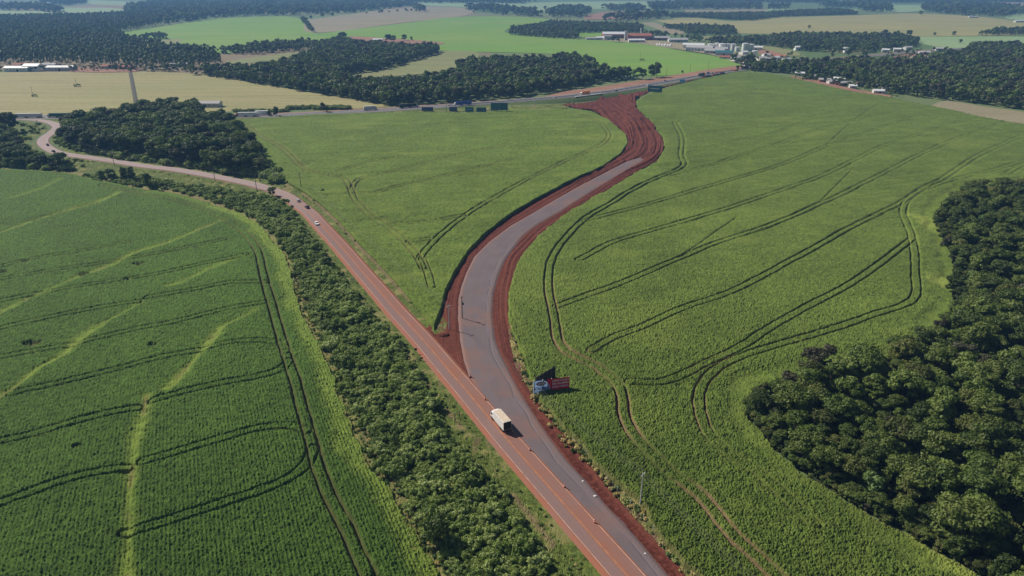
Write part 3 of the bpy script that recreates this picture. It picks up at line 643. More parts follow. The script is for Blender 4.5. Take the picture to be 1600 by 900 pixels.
# ------------------------------------------------------------------ trees and shrubs
ICO = None
def ico(sub=1):
    bm = bmesh.new(); bmesh.ops.create_icosphere(bm, subdivisions=sub, radius=1)
    v = np.array([x.co[:] for x in bm.verts]); f = np.array([[y.index for y in x.verts] for x in bm.faces]); bm.free(); return v, f
ICO1 = ico(2)
ICO0 = ico(1)
def crown_mesh(name, seed, rad, ht, base, lobes, leaves, ls, mat, flat=.75, spread=.62):
    """lobed crown: leaf clusters over many lobes, a leafy core inside each; base = height of the crown's underside"""
    rg = np.random.default_rng(seed); C = []; Rr = []
    for i in range(lobes):
        a = rg.uniform(0, 2 * math.pi); q = rg.uniform(0, 1) ** .55 * spread * 1.1 * rad
        zz = base + (ht - base) * (.35 + .45 * math.sqrt(max(0, 1 - (q / rad) ** 2)) * rg.uniform(.55, 1.1))
        if rg.random() < .38 and q > .35 * rad: zz = base + (zz - base) * rg.uniform(.15, .6)
        r = rad * (rg.uniform(.17, .34) if lobes > 9 else rg.uniform(.26, .44)); C.append((q * math.cos(a), q * math.sin(a), min(zz, ht - r * flat))); Rr.append(r)
    C = np.array(C); Rr = np.array(Rr)
    V = []; F = []; nv = 0
    iv, if_ = ICO1 if leaves > 600 else ICO0
    for c, r in zip(C, Rr):
        d = iv * (1 + (rg.random((len(iv), 1)) - .5) * .35); p = d * np.array([r, r, r * flat]) * .78 + c
        V.append(p); F.append(np.c_[if_, if_[:, 2]] + nv); nv += len(iv)
    li = rg.choice(lobes, leaves, p=(Rr ** 2) / (Rr ** 2).sum())
    d = rg.normal(size=(leaves, 3)); d[:, 2] = np.abs(d[:, 2]) * np.where(rg.random(leaves) < .8, 1, -1); d /= np.linalg.norm(d, axis=1)[:, None]
    rr = Rr[li][:, None] * (.84 + .5 * rg.random((leaves, 1)) ** 2)
    p = C[li] + d * rr * np.array([1, 1, flat])
    n = d + rg.normal(size=(leaves, 3)) * .45; n /= np.linalg.norm(n, axis=1)[:, None]
    t = np.cross(n, rg.normal(size=(leaves, 3))); t /= np.linalg.norm(t, axis=1)[:, None]; bt = np.cross(n, t)
    s = ls * rg.uniform(.6, 1.35, (leaves, 1))
    q = np.stack([p - t * s - bt * s * .6 + n * s * .1, p + t * s - bt * s * .35, p + t * s * .8 + bt * s * .7 - n * s * .15, p - t * s * .6 + bt * s * .6], 1).reshape(-1, 3)
    V.append(q); F.append(np.arange(leaves * 4).reshape(-1, 4) + nv)
    V = np.concatenate(V); F = np.concatenate(F)
    me = bpy.data.meshes.new(name)
    me.from_pydata(V.tolist(), [], [tuple(f[:3]) if f[2] == f[3] else tuple(f) for f in F.tolist()]); me.materials.append(mat); me.update()
    return me
def trunk_mesh(name, h, r, seed, limbs=4, spread=2.2):
    rg = random.Random(seed); bm = bmesh.new()
    def tube(a, b, r0, r1, n=6):
        a = Vector(a); b = Vector(b); d = (b - a).normalized(); s = d.orthogonal().normalized(); t = d.cross(s)
        A = [bm.verts.new(a + (s * math.cos(k * 2 * math.pi / n) + t * math.sin(k * 2 * math.pi / n)) * r0) for k in range(n)]
        B = [bm.verts.new(b + (s * math.cos(k * 2 * math.pi / n) + t * math.sin(k * 2 * math.pi / n)) * r1) for k in range(n)]
        for k in range(n): bm.faces.new((A[k], A[(k + 1) % n], B[(k + 1) % n], B[k]))
        bm.faces.new(B)
    m_ = (rg.uniform(-.2, .2), rg.uniform(-.2, .2), h * .55)
    tube((0, 0, -.3), m_, r, r * .75); tube(m_, (m_[0] * 2, m_[1] * 2, h), r * .75, r * .3)
    for i in range(limbs):
        a = i * 2 * math.pi / limbs + rg.uniform(-.4, .4); z = h * rg.uniform(.5, .7)
        tube((m_[0], m_[1], z), (spread * math.cos(a), spread * math.sin(a), z + h * rg.uniform(.2, .4)), r * .45, r * .15, 5)
    me = bpy.data.meshes.new(name); bm.to_mesh(me); bm.free(); me.materials.append(M['bark']); return me
# kinds: label words, crown mesh, trunk mesh
TREES = []
spec = [('dark round', 'leaf_dark', 3.9, 8.2, 1.2, 16, 2600, .26, .75), ('dark spreading', 'leaf_dark', 4.6, 8.8, 2.2, 22, 3000, .27, .6), ('mid green domed', 'leaf_mid', 3.8, 8.6, 1.5, 15, 2600, .27, .8),
        ('mid green lumpy', 'leaf_mid', 4.6, 9.6, 2, 20, 3000, .28, .7), ('olive', 'leaf_olive', 4.2, 8.6, 1.6, 18, 2600, .27, .7), ('brownish', 'leaf_brown', 3.8, 9.0, 1.5, 14, 2200, .24, .8),
        ('tall dark', 'leaf_dark', 3.4, 11.0, 1.8, 16, 2400, .27, 1.0), ('bright lime', 'leaf_lime', 2.8, 6.0, .8, 10, 1600, .24, .8)]
for i, (w, mt, r, h, b0, lo, le, ls, fl) in enumerate(spec):
    for k in range(2 if i < 5 else 1):
        TREES.append((w, crown_mesh('tree_crown', 100 + i * 7 + k * 53, r * (1 - .1 * k), h, b0, int(lo * 2.0) + 5 * k, int(le * 1.15), ls * .92, M[mt], fl), trunk_mesh('tree_trunk', h * .75, .22, i + 40 * k), r, h))
W_ = [t[0] for t in TREES]
def pick(rg, weights):
    ws = [weights.get(w, 0) for w in W_]; return rg.choices(range(len(W_)), ws)[0]
SHRUBS = [crown_mesh('shrub_leaves', 500 + i, 1.7 + .35 * (i % 3), 2.5 + .5 * (i % 2), 0.0, 14 + 2 * i, 1100, .17, M['leaf_shrub'], .9, .8) for i in range(6)]
LOW = [crown_mesh('far_crown', 700 + i, 4.2, 9.5 + (i % 3) * 1.5, .5, 8, 190, .75, M[('leaf_dark', 'leaf_mid', 'leaf_mid', 'leaf_olive', 'leaf_dark', 'leaf_brown')[i]], .85) for i in range(6)]
TALL = [crown_mesh('plantation_crown', 750 + i, 3.0, 17 + 2 * (i % 2), 3, 8, 150, .8, M[('leaf_mid', 'leaf_dark')[i % 2]], 1.5, .45) for i in range(3)]

def proj(x, y, z):
    dx, dy, dz = x, y, z - CH
    f = dy * CP - dz * SP; 
    if f <= 1: return None
    u = 800 + FPX * dx / f; v = 450 - FPX * (dy * SP + dz * CP) / f
    return u, v, f
def spots(poly, step, seed, jit=.42, zig=True, lim=None):
    rg = random.Random(seed); P = np.array(poly); x0, y0 = P.min(0); x1, y1 = P.max(0)
    nx = int((x1 - x0) / step) + 1; ny = int((y1 - y0) / (step * .87)) + 1
    X, Y = np.meshgrid(np.arange(nx), np.arange(ny)); rn = np.random.default_rng(seed)
    xx = x0 + (X + .5 * (Y % 2)) * step + rn.uniform(-jit, jit, X.shape) * step; yy = y0 + Y * step * .87 + rn.uniform(-jit, jit, X.shape) * step
    m = inside(xx, yy, poly)
    if lim is not None: m &= lim(xx, yy)
    return list(zip(xx[m].tolist(), yy[m].tolist()))
def in_view(x, y, h=5, mg=60):
    p = proj(x, y, h); return p is not None and -mg < p[0] < 1600 + mg and -40 < p[1] < 900 + mg
def plant_tree(k, x, y, sc, rz, label, group, name='tree', sz=None, z=0.0):
    w, cm, tm, r, h = TREES[k]
    e = empty(name, (x, y, z), rz); e.scale = (sc, sc, sz or sc); tag(e, label, 'tree', group)
    link(bpy.data.objects.new('crown', cm), e); link(bpy.data.objects.new('trunk', tm), e)
    return e

SRC = {}
def source_collection(name, meshes):
    c = bpy.data.collections.new(name)
    for i, m_ in enumerate(meshes):
        o = bpy.data.objects.new('%s_%02d' % (name, i), m_); c.objects.link(o)
    return c
def scatter(name, pts, coll, label, cat=None):
    """pts: (x, y, z, index, rotation, scale)  -> one object that carries all the copies"""
    A = np.array(pts, np.float32); me = bpy.data.meshes.new(name); me.vertices.add(len(A)); me.vertices.foreach_set('co', A[:, :3].ravel())
    for nme, ty, col in (('kind_index', 'INT', 3), ('turn', 'FLOAT', 4), ('size', 'FLOAT', 5)):
        a = me.attributes.new(nme, ty, 'POINT'); a.data.foreach_set('value', A[:, col].astype(np.int32 if ty == 'INT' else np.float32))
    o = link(bpy.data.objects.new(name, me))
    ng = bpy.data.node_groups.new(name, 'GeometryNodeTree')
    ng.interface.new_socket('Geometry', in_out='INPUT', socket_type='NodeSocketGeometry'); ng.interface.new_socket('Geometry', in_out='OUTPUT', socket_type='NodeSocketGeometry')
    N = ng.nodes; L = ng.links; gi = N.new('NodeGroupInput'); go = N.new('NodeGroupOutput')
    mp = N.new('GeometryNodeMeshToPoints'); L.new(gi.outputs[0], mp.inputs[0])
    iop = N.new('GeometryNodeInstanceOnPoints'); L.new(mp.outputs[0], iop.inputs['Points'])
    ci = N.new('GeometryNodeCollectionInfo'); ci.inputs['Collection'].default_value = coll; ci.inputs['Separate Children'].default_value = True; ci.inputs['Reset Children'].default_value = True
    L.new(ci.outputs[0], iop.inputs['Instance']); iop.inputs['Pick Instance'].default_value = True
    def at(nm, ty):
        a = N.new('GeometryNodeInputNamedAttribute'); a.data_type = ty; a.inputs['Name'].default_value = nm; return a.outputs['Attribute']
    L.new(at('kind_index', 'INT'), iop.inputs['Instance Index'])
    cx = N.new('ShaderNodeCombineXYZ'); L.new(at('turn', 'FLOAT'), cx.inputs[2]); L.new(cx.outputs[0], iop.inputs['Rotation'])
    cs = N.new('ShaderNodeCombineXYZ'); s_ = at('size', 'FLOAT')
    for i in range(3): L.new(s_, cs.inputs[i])
    L.new(cs.outputs[0], iop.inputs['Scale']); L.new(iop.outputs[0], go.inputs[0])
    md = o.modifiers.new('scatter', 'NODES'); md.node_group = ng
    return tag(o, label, cat, kind='stuff')
C_TREE = source_collection('source_tree', [t[1] for t in TREES]); C_SHRUB = source_collection('source_shrub', SHRUBS)
C_LOW = source_collection('source_far_tree', LOW); C_TALL = source_collection('source_plantation_tree', TALL)

# the wood on the right
P_wood = gp([(1640, 985), (1560, 925), (1528, 897), (1462, 860), (1417, 832), (1363, 806), (1314, 776), (1262, 744), (1210, 698), (1175, 656), (1174, 636)], 0) + gp([(1182, 622), (1236, 592), (1258, 560), (1300, 556), (1345, 552), (1380, 540), (1435, 515), (1468, 502), (1492, 470), (1498, 410), (1478, 365), (1466, 335), (1484, 305), (1520, 285), (1600, 278), (1700, 276)], 6) + gp([(1760, 985)], 0)
rg = random.Random(5)
sp = [(x, y) for x, y in spots(P_wood, 5.2, 3) if abs(math.atan2(x, y)) < .80 and y > 70]
wood_w = {'dark round': 5, 'dark spreading': 5, 'mid green domed': 5, 'mid green lumpy': 4, 'olive': 3.2, 'brownish': 1.6, 'tall dark': 2.0, 'bright lime': 1.3}
cand = []
for x, y in sp:
    d_edge = float(seg_dist(np.array([x]), np.array([y]), P_wood, closed=True)[0])
    k = pick(rg, wood_w); sc = (.58 + .85 * rg.random() ** 1.6) * (.8 if d_edge < 4 else 1.0); cand.append((x, y, k, sc, rg.uniform(0, 6.28), d_edge))
P_w1 = gp([(90, 212), (98, 226), (134, 237), (200, 249), (300, 262), (390, 275), (424, 279)], 0) + gp([(432, 266), (412, 240), (390, 214), (375, 192), (350, 180), (310, 174), (300, 160), (255, 160), (212, 170), (165, 176), (150, 184), (120, 180), (100, 190), (94, 200)], 9)
P_w2 = gp([(-60, 262), (0, 262), (60, 266), (100, 270), (124, 268), (116, 264), (88, 260), (52, 256), (38, 236), (30, 218), (10, 206), (-60, 200)], 0)
n1, n2 = [], []
for x, y in spots(P_w1, 9.8, 4):
    k = pick(rg, {'dark round': 4, 'dark spreading': 5, 'mid green domed': 3, 'mid green lumpy': 3, 'olive': 1.4, 'brownish': 1.6, 'bright lime': .35})
    n1.append((x, y, k, rg.uniform(1.2, 2.1), rg.uniform(0, 6.28)))
for x, y in spots(P_w2, 8.5, 6):
    k = pick(rg, {'dark round': 4, 'dark spreading': 3, 'mid green domed': 2, 'mid green lumpy': 2, 'brownish': 1.2})
    n2.append((x, y, k, rg.uniform(.8, 1.3) * (1 if y < 520 else .8), rg.uniform(0, 6.28)))
vis = sorted([c for c in cand + n1 + n2 if in_view(c[0], c[1], 6, 20)], key=lambda c: -TREES[c[2]][3] * c[3] / math.hypot(c[0], c[1]))
ind = set(id(c) for c in vis[:232])
for c in cand:
    if id(c) in ind:
        w = TREES[c[2]][0]; edge = c[5] < 7
        pu, pv_, _f = proj(c[0], c[1], 5)
        zone = 'near the frame bottom' if pv_ > 760 else 'at its left tip' if pu < 1330 and pv_ > 600 else 'below the brown corner trees' if pu < 1400 else 'by the right frame edge' if pv_ > 600 else 'near its upper end'
        place = 'on the corn edge of the' if edge else 'inside the'
        plant_tree(c[2], c[0], c[1], c[3], c[4], '%s tree %s right wood, %s' % (w, place, zone), '%s trees %s right wood %s' % (w, place, zone))
edge_l = smooth_line(gp([(1640, 985), (1560, 925), (1528, 897), (1462, 860), (1417, 832), (1363, 806), (1314, 776), (1262, 744), (1210, 698), (1175, 656), (1172, 636), (1176, 622), (1200, 612), (1240, 600)], 0), 1.1)
skirt = []
for i, (x, y) in enumerate(edge_l):
    for q in range(2): skirt.append((x + rg.uniform(-.8, 2.2), y + rg.uniform(-.8, 2.2), 0, rg.randrange(11), rg.uniform(0, 6.28), rg.uniform(.18, .42)))
skirt += [(x, y, 0, rg.randrange(11), rg.uniform(0, 6.28), rg.uniform(.3, .5)) for x, y in spots(P_wood, 5.5, 33)]
scatter('undergrowth', skirt, C_TREE, 'low leafy growth under and along the right wood')
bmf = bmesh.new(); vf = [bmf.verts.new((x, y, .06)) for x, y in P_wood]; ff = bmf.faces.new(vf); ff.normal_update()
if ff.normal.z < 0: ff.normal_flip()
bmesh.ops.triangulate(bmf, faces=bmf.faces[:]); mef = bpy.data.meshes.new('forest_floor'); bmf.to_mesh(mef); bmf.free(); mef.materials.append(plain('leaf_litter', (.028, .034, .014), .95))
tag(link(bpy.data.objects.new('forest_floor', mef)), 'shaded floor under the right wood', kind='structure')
scatter('wood', [(c[0], c[1], 0, c[2], c[4], c[3]) for c in cand if id(c) not in ind], C_TREE, 'remaining canopy of the dense wood on the right')
for u, v, k, s in ((1268, 562, W_.index('brownish'), 1.15), (1285, 556, W_.index('brownish'), 1.25), (1240, 590, W_.index('brownish'), 1.0)):
    x, y = g(u, v, 6)
    plant_tree(k, x, y, s, u, 'tall bare brownish tree on the upper left corner of the right wood', 'brownish trees at the corner of the right wood')

# the wood beside the bend, left
for c in n1:
    if id(c) not in ind: continue
    w = TREES[c[2]][0]
    plant_tree(c[2], c[0], c[1], c[3], c[4], '%s tree in the dark wood beside the bend of the old road' % w, '%s trees of the wood by the road bend' % w)
for u, v, s, k in ((262, 186, 2.1, 1), (282, 190, 2.3, 0), (240, 190, 1.9, 1), (350, 200, 2.0, 4)):
    x, y = g(u, v, 0); plant_tree(k, x, y, s, u, 'big dark tree standing above the wood beside the road bend', 'big trees above the wood by the road bend')
# trees at the left frame edge
scatter('wood', [(c[0], c[1], 0, c[2], c[4], c[3]) for c in n1 if id(c) not in ind], C_TREE, 'dark wood beside the bend of the old road')
scatter('wood', [(c[0], c[1], 0, c[2], c[4], c[3]) for c in n2 if id(c) not in ind], C_TREE, 'clump of dark trees at the left edge above the corn')
sk2 = []
for q in range(len(P_w1) - 1):
    for x, y in smooth_line([P_w1[q], P_w1[q + 1]], 2.2): sk2.append((x + rg.uniform(-3, 3), y + rg.uniform(-2, 4), 0, rg.randrange(6), rg.uniform(0, 6.28), rg.uniform(.9, 1.9)))
sk2 += [(x, y, 0, rg.randrange(6), rg.uniform(0, 6.28), rg.uniform(.9, 1.8)) for x, y in spots(P_w2, 5, 41)]
for k_, (u, v) in enumerate([(u, 286 + .085 * (u - 130)) for u in range(130, 260, 2)]):
    x, y = g(u, v - 6); sk2.append((x, y + rg.uniform(-8, 10), 0, k_ % 6, k_, rg.uniform(.5, 1.2)))
scatter('undergrowth', sk2, C_SHRUB, 'low growth under the dark wood and the clump by the road bend')
lone = [  # u, v of the foot, kind index, scale, label
    (18, 206, 1, 2.0, 'flat topped dark tree beside the highway at the left edge'), (426, 307, 0, .75, 'small round dark tree on the left verge of the bend'),
    (196, 283, 6, .9, 'narrow dark tree between corn and road, left of a pair'), (207, 284, 6, .95, 'narrow dark tree between corn and road, right of a pair'), (233, 296, 6, 1.0, 'dark pointed tree at the corn edge below the old road'),
    (243, 298, 0, .8, 'round dark tree at the corn edge beside the pointed one'), (160, 284, 2, .9, 'light green bushy tree at the corn edge'), (175, 281, 3, .8, 'mid green bushy tree beside the lighter one'),
    (683, 852, 0, .98, 'large round dark tree standing out of the scrub belt'), (504, 302, 5, .35, 'small dark bush on the verge near the corn corner'),
    (1017, 122, 6, 1.7, 'tall dark tree at the end of the central wood, left of a pair'), (1026, 121, 6, 1.9, 'tall dark tree at the end of the central wood, right of a pair'), (1004, 124, 0, 1.7, 'dark round tree at the end of the central wood'),
    (505, 175, 6, .9, 'small tree beside the highway at the top of the middle field'), (421, 182, 0, .7, 'round dark tree beside the highway left'), (432, 182, 6, .9, 'slender dark tree beside the highway left'), (510, 176, 1, .8, 'dark round tree by the highway between wheat and corn'),
    (1264, 45, 0, 1.2, 'lone round tree in the yellowing field'), (1438, 24, 0, 2.2, 'lone tree on the skyline of the yellowing field'), (325, 76, 0, .9, 'lone dark tree on the lower edge of the green slope'),
    (1402, 57, 2, 1.6, 'tall tree rising from the belt below the yellowing field'), (1145, 97, 0, 1.6, 'dark round tree beside the white tanks'), (1162, 101, 0, 1.7, 'dark tree at the town end of the highway, left of a pair'), (1172, 100, 1, 1.8, 'dark tree at the town end of the highway, right of a pair'),
    (1188, 108, 6, 1.2, 'dark tree at the upper corner of the large corn field'), (1180, 114, 6, .8, 'small dark tree on the corner of the large corn field'), (958, 66, 1, 1.6, 'broad dark tree in front of the brick factory'), (966, 66, 0, 1.5, 'dark tree at the corner of the brick factory'),
    (632, 64, 0, 1.7, 'round tree beside the farmhouse on the long green field'), (607, 66, 1, 1.9, 'large dark tree right of the farmhouse'), (536, 66, 0, 2.6, 'tall round tree left of the farmhouse'), (615, 66, 0, 1.8, 'dark tree close behind the large farmhouse tree'),
    (643, 64, 6, .9, 'small pointed tree right of the farmhouse'), (870, 34, 6, 1.0, 'small dark tree on the rim of the long green field'), (504, 28, 1, 2.0, 'dark spreading tree on the rim of the stubble field'), (1066, 115, 0, .55, 'small bush beside the pink earth bank'),
    (1500, 68, 0, 1.1, 'tree in the green strip on the right'), (1350, 90, 0, 1.5, 'round tree beside the highway on the right'), (1435, 96, 0, 1.6, 'round tree in front of the red clearing'), (1483, 90, 1, 1.7, 'spreading tree right of the dry clearing'),
    (1300, 90, 6, 1.2, 'dark tree beside the highway near the small meadow'), (1325, 88, 6, 1.2, 'dark tree right of the small meadow')]
KM = {0: 0, 1: 2, 2: 4, 3: 6, 4: 8, 5: 10, 6: 11}
for u, v, k, s, lab in lone:
    x, y = g(u, v); plant_tree(KM[k], x, y, s, u * .37, lab, None)
for i, (u, v) in enumerate([(573, 22), (593, 21), (597, 21), (608, 20), (621, 19), (634, 18), (637, 18), (643, 18), (520, 26), (480, 31), (486, 30), (1420, 57), (1460, 56), (1490, 56), (1382, 57), (740, 20), (786, 25)]):
    x, y = g(u, v); plant_tree(i % 4, x, y, 1.0 + .4 * (i % 3), i, 'small far tree standing on a field rim in the haze', 'small trees on the far field rims')

# the scrub belt between the left field and the road
P_scrub = gp([(500, 392), (525, 419), (560, 462), (575, 482), (594, 506), (617, 534), (635, 554), (643, 574), (664, 604), (674, 624), (690, 652), (702, 676), (742, 718), (758, 741), (787, 768), (800, 796), (830, 832), (852, 872), (870, 905), (900, 985)], 1.5) + gp([(760, 985), (716, 930), (700, 897), (672, 849), (652, 816), (627, 771), (593, 729), (573, 690), (556, 642), (538, 607), (524, 572), (510, 535), (494, 510), (479, 477), (465, 435), (458, 408), (430, 372), (400, 343), (370, 330), (325, 314), (275, 299), (225, 292), (190, 284)], 0) + gp([(200, 270), (250, 283), (300, 290), (350, 296), (400, 303), (435, 314), (455, 326), (472, 352), (488, 377)], 1)
rg = random.Random(15); cand = []
for x, y in spots(P_scrub, 2.45, 9):
    far = y > 330
    if far and x < g(400, 320)[0] and rg.random() < .45: continue
    cand.append((x, y, rg.randrange(6), rg.uniform(.5, 1.15) * (1.0 if rg.random() < .9 else 1.45), rg.uniform(0, 6.28)))
vis = sorted([c for c in cand if in_view(c[0], c[1], 1, 10)], key=lambda c: -c[3] / math.hypot(c[0], c[1]))
ind = set(id(c) for c in vis[:296])
for c in cand:
    if id(c) in ind:
        o = link(bpy.data.objects.new('shrub', SHRUBS[c[2]])); o.location = (c[0], c[1], 0); o.rotation_euler = (0, 0, c[4]); o.scale = (c[3],) * 3
        pu, pv_, _f = proj(c[0], c[1], 1)
        zone = 'near the frame bottom' if pv_ > 800 else 'below the white truck' if pv_ > 700 else 'level with the white truck' if pv_ > 620 else 'level with the fork'
        left = float(seg_dist(np.array([c[0]]), np.array([c[1]]), gp([(760, 985), (716, 930), (700, 897), (672, 849), (652, 816), (627, 771), (593, 729), (573, 690), (556, 642), (538, 607), (524, 572)]))[0]); rd = float(seg_dist(np.array([c[0]]), np.array([c[1]]), old_c[::4])[0])
        side = 'on the corn side' if left < 4.5 else 'on the road side' if rd < 19 else 'in the middle'
        big = 'large' if c[3] > 1.15 else 'small' if c[3] < .7 else 'mid sized'
        tag(o, '%s shrub %s of the scrub belt, %s' % (big, side, zone), 'shrub', '%s shrubs %s of the scrub belt %s' % (big, side, zone))
scatter('undergrowth', [(c[0], c[1], 0, c[2], c[4], c[3]) for c in cand if id(c) not in ind], C_SHRUB, 'rest of the green scrub belt running up to the road bend')

# far woods, each a mass
def mass(polys, step, coll, ncoll, seed, label, s0=.8, s1=1.3):
    rg = random.Random(seed); out = []
    for j, P in enumerate(polys):
        for x, y in spots(P, step, seed + j):
            if abs(math.atan2(x, y)) < .78: out.append((x, y, 0, rg.randrange(ncoll), rg.uniform(0, 6.28), rg.uniform(s0, s1)))
    scatter('woods', out, coll, label); return len(out)
cnt = []
cnt.append(mass([gp([(290, 113), (330, 120), (400, 131), (460, 142), (540, 154), (605, 166), (650, 163), (700, 160), (800, 152), (868, 144), (930, 130), (1003, 122)], 0) +
      gp([(1003, 118), (980, 110), (935, 108), (925, 94), (880, 85), (860, 92), (800, 92), (740, 93), (716, 100), (712, 112), (675, 120), (640, 124), (600, 124), (550, 126), (520, 114), (545, 108), (600, 100), (686, 76), (680, 72), (640, 72), (560, 66), (530, 60), (500, 66), (490, 72), (490, 80), (430, 100), (400, 104), (330, 104), (300, 109)], 8)],
      7.4, C_LOW, 6, 21, 'central wood between the wheat and the long green field', .85, 1.55))
cnt.append(mass([gp([(1150, 108), (1180, 112), (1240, 116), (1290, 123), (1345, 134), (1392, 146), (1430, 153), (1480, 157), (1540, 165), (1620, 176), (1760, 190), (1760, 70), (1620, 80), (1570, 74), (1515, 76), (1505, 86), (1480, 94), (1440, 99), (1400, 103), (1330, 101), (1260, 106), (1215, 108), (1190, 106)], 0)],
      8.2, C_LOW, 6, 22, 'large dark wood on the right beyond the corn', .8, 1.5))
cnt.append(mass([gp([(-120, 102), (0, 104), (100, 104), (250, 112), (300, 112), (350, 100), (320, 86), (265, 82), (240, 72), (190, 62), (186, 52), (250, 40), (262, 32), (200, 24), (130, 28), (50, 29), (-120, 33)], 0)],
      11, C_TALL, 3, 23, 'dark eucalyptus plantation on the left', .8, 1.25))
cnt.append(mass([gp(p, 0) for p in (
    [(800, 48), (860, 38), (900, 38), (1003, 42), (1005, 52), (940, 52), (900, 52), (905, 62), (860, 60), (795, 55)],
    [(1005, 58), (1080, 62), (1130, 72), (1200, 72), (1250, 80), (1330, 84), (1380, 81), (1430, 75), (1436, 64), (1400, 59), (1240, 57), (1190, 62), (1090, 66), (1020, 55)],
    [(1030, 44), (1080, 43), (1145, 46), (1150, 55), (1080, 56), (1060, 48)],
    [(1045, 28), (1085, 28), (1130, 31), (1175, 33), (1220, 27), (1340, 23), (1330, 19), (1300, 16), (1200, 22), (1090, 24), (1050, 24)],
    [(1530, 56), (1620, 54), (1620, 50), (1560, 49)], [(1500, 90), (1620, 92), (1620, 80), (1520, 80)],
    [(222, 62), (262, 62), (262, 58), (225, 60)], [(270, 81), (322, 83), (322, 78), (274, 77)], [(330, 84), (400, 86), (480, 78), (500, 70), (480, 68), (400, 74), (360, 80)],
    [(470, 31), (476, 31), (492, 52), (486, 51)], [(300, 94), (330, 88), (345, 93), (320, 99)])],
    10, C_LOW, 6, 24, 'dark belts of trees around the town and fields', .7, 1.35))
cnt.append(mass([gp(p, 0) for p in (
    [(195, 22), (200, 12), (240, 5), (400, 3), (520, 4), (640, 6), (648, 10), (560, 20), (500, 23), (440, 25), (400, 26), (350, 28), (250, 40), (262, 30)],
    [(0, 17), (0, 10), (60, 10), (100, 18), (95, 22), (50, 17)], [(645, 12), (660, 15), (665, 19), (652, 20)],
    [(60, 5), (130, 1), (138, 6), (100, 9)], [(725, 14), (760, 12), (830, 18), (850, 28), (800, 25), (730, 17)], [(850, 20), (900, 14), (925, 18), (915, 29), (860, 28)],
    [(1200, 12), (1230, 11), (1235, 14), (1200, 15)], [(1280, 9), (1340, 6), (1390, 9), (1393, 19), (1350, 19), (1340, 13), (1290, 12)], [(1440, 10), (1500, 8), (1600, 14), (1600, 24), (1570, 27), (1500, 25), (1440, 18)],
    [(1010, 8), (1060, 7), (1190, 10), (1190, 15), (1070, 15), (1020, 18)], [(940, 13), (1000, 12), (1010, 18), (960, 18)], [(640, 2), (780, 2), (840, 4), (800, 6), (650, 5)], [(980, 24), (1040, 24), (1044, 30), (990, 34), (940, 33)],
    [(1050, 1), (1300, 2), (1300, 5), (1060, 5)], [(1330, 1), (1600, 0), (1600, 4), (1400, 5)])],
    26, C_LOW, 6, 25, 'hazy woods towards the horizon', 1.3, 2.6))
cnt.append(mass([gp([(-20, 112), (230, 112), (300, 114), (300, 110), (230, 107), (-20, 107)], 0)], 11, C_LOW, 6, 26, 'row of bushes behind the wheat field', .35, .8))
print('MASS COUNTS', cnt)

rg = random.Random(91)
scatter('treeline', [(*g(1228 + 175 * t, 117.5 + 32 * t + dv), 0, rg.randrange(6), rg.uniform(0, 6), rg.uniform(.4, .8)) for t, dv in [(rg.random(), rg.uniform(-7, 2.4)) for _ in range(120)]] +
    [(*g(rg.uniform(1150, 1240), rg.uniform(86, 112)), 0, rg.randrange(6), rg.uniform(0, 6), rg.uniform(.35, .8)) for _ in range(50)] +
    [(*g(rg.uniform(1380, 1490), rg.uniform(78, 100)), 0, rg.randrange(6), rg.uniform(0, 6), rg.uniform(.35, .8)) for _ in range(70)], C_LOW, 'garden trees among the houses of the town and the row of shacks')

# haze
bm = bmesh.new(); bmesh.ops.create_cube(bm, size=1)
for v_ in bm.verts: v_.co = Vector((v_.co.x * 25400, v_.co.y * 25400, -1.5 if v_.co.z < 0 else 150))
me = bpy.data.meshes.new('haze'); bm.to_mesh(me); bm.free()
hm = bpy.data.materials.new('haze'); hm.use_nodes = True; hn = hm.node_tree
hn.nodes.remove(hn.nodes['Principled BSDF'])
pv = hn.nodes.new('ShaderNodeVolumePrincipled'); pv.inputs['Density'].default_value = HAZE_DENSITY; pv.inputs['Color'].default_value = HAZE_COLOR; pv.inputs['Anisotropy'].default_value = .1
hn.links.new(pv.outputs[0], hn.nodes['Material Output'].inputs['Volume']); me.materials.append(hm)
tag(link(bpy.data.objects.new('haze', me)), 'thin blue haze over the farmland', kind='stuff')

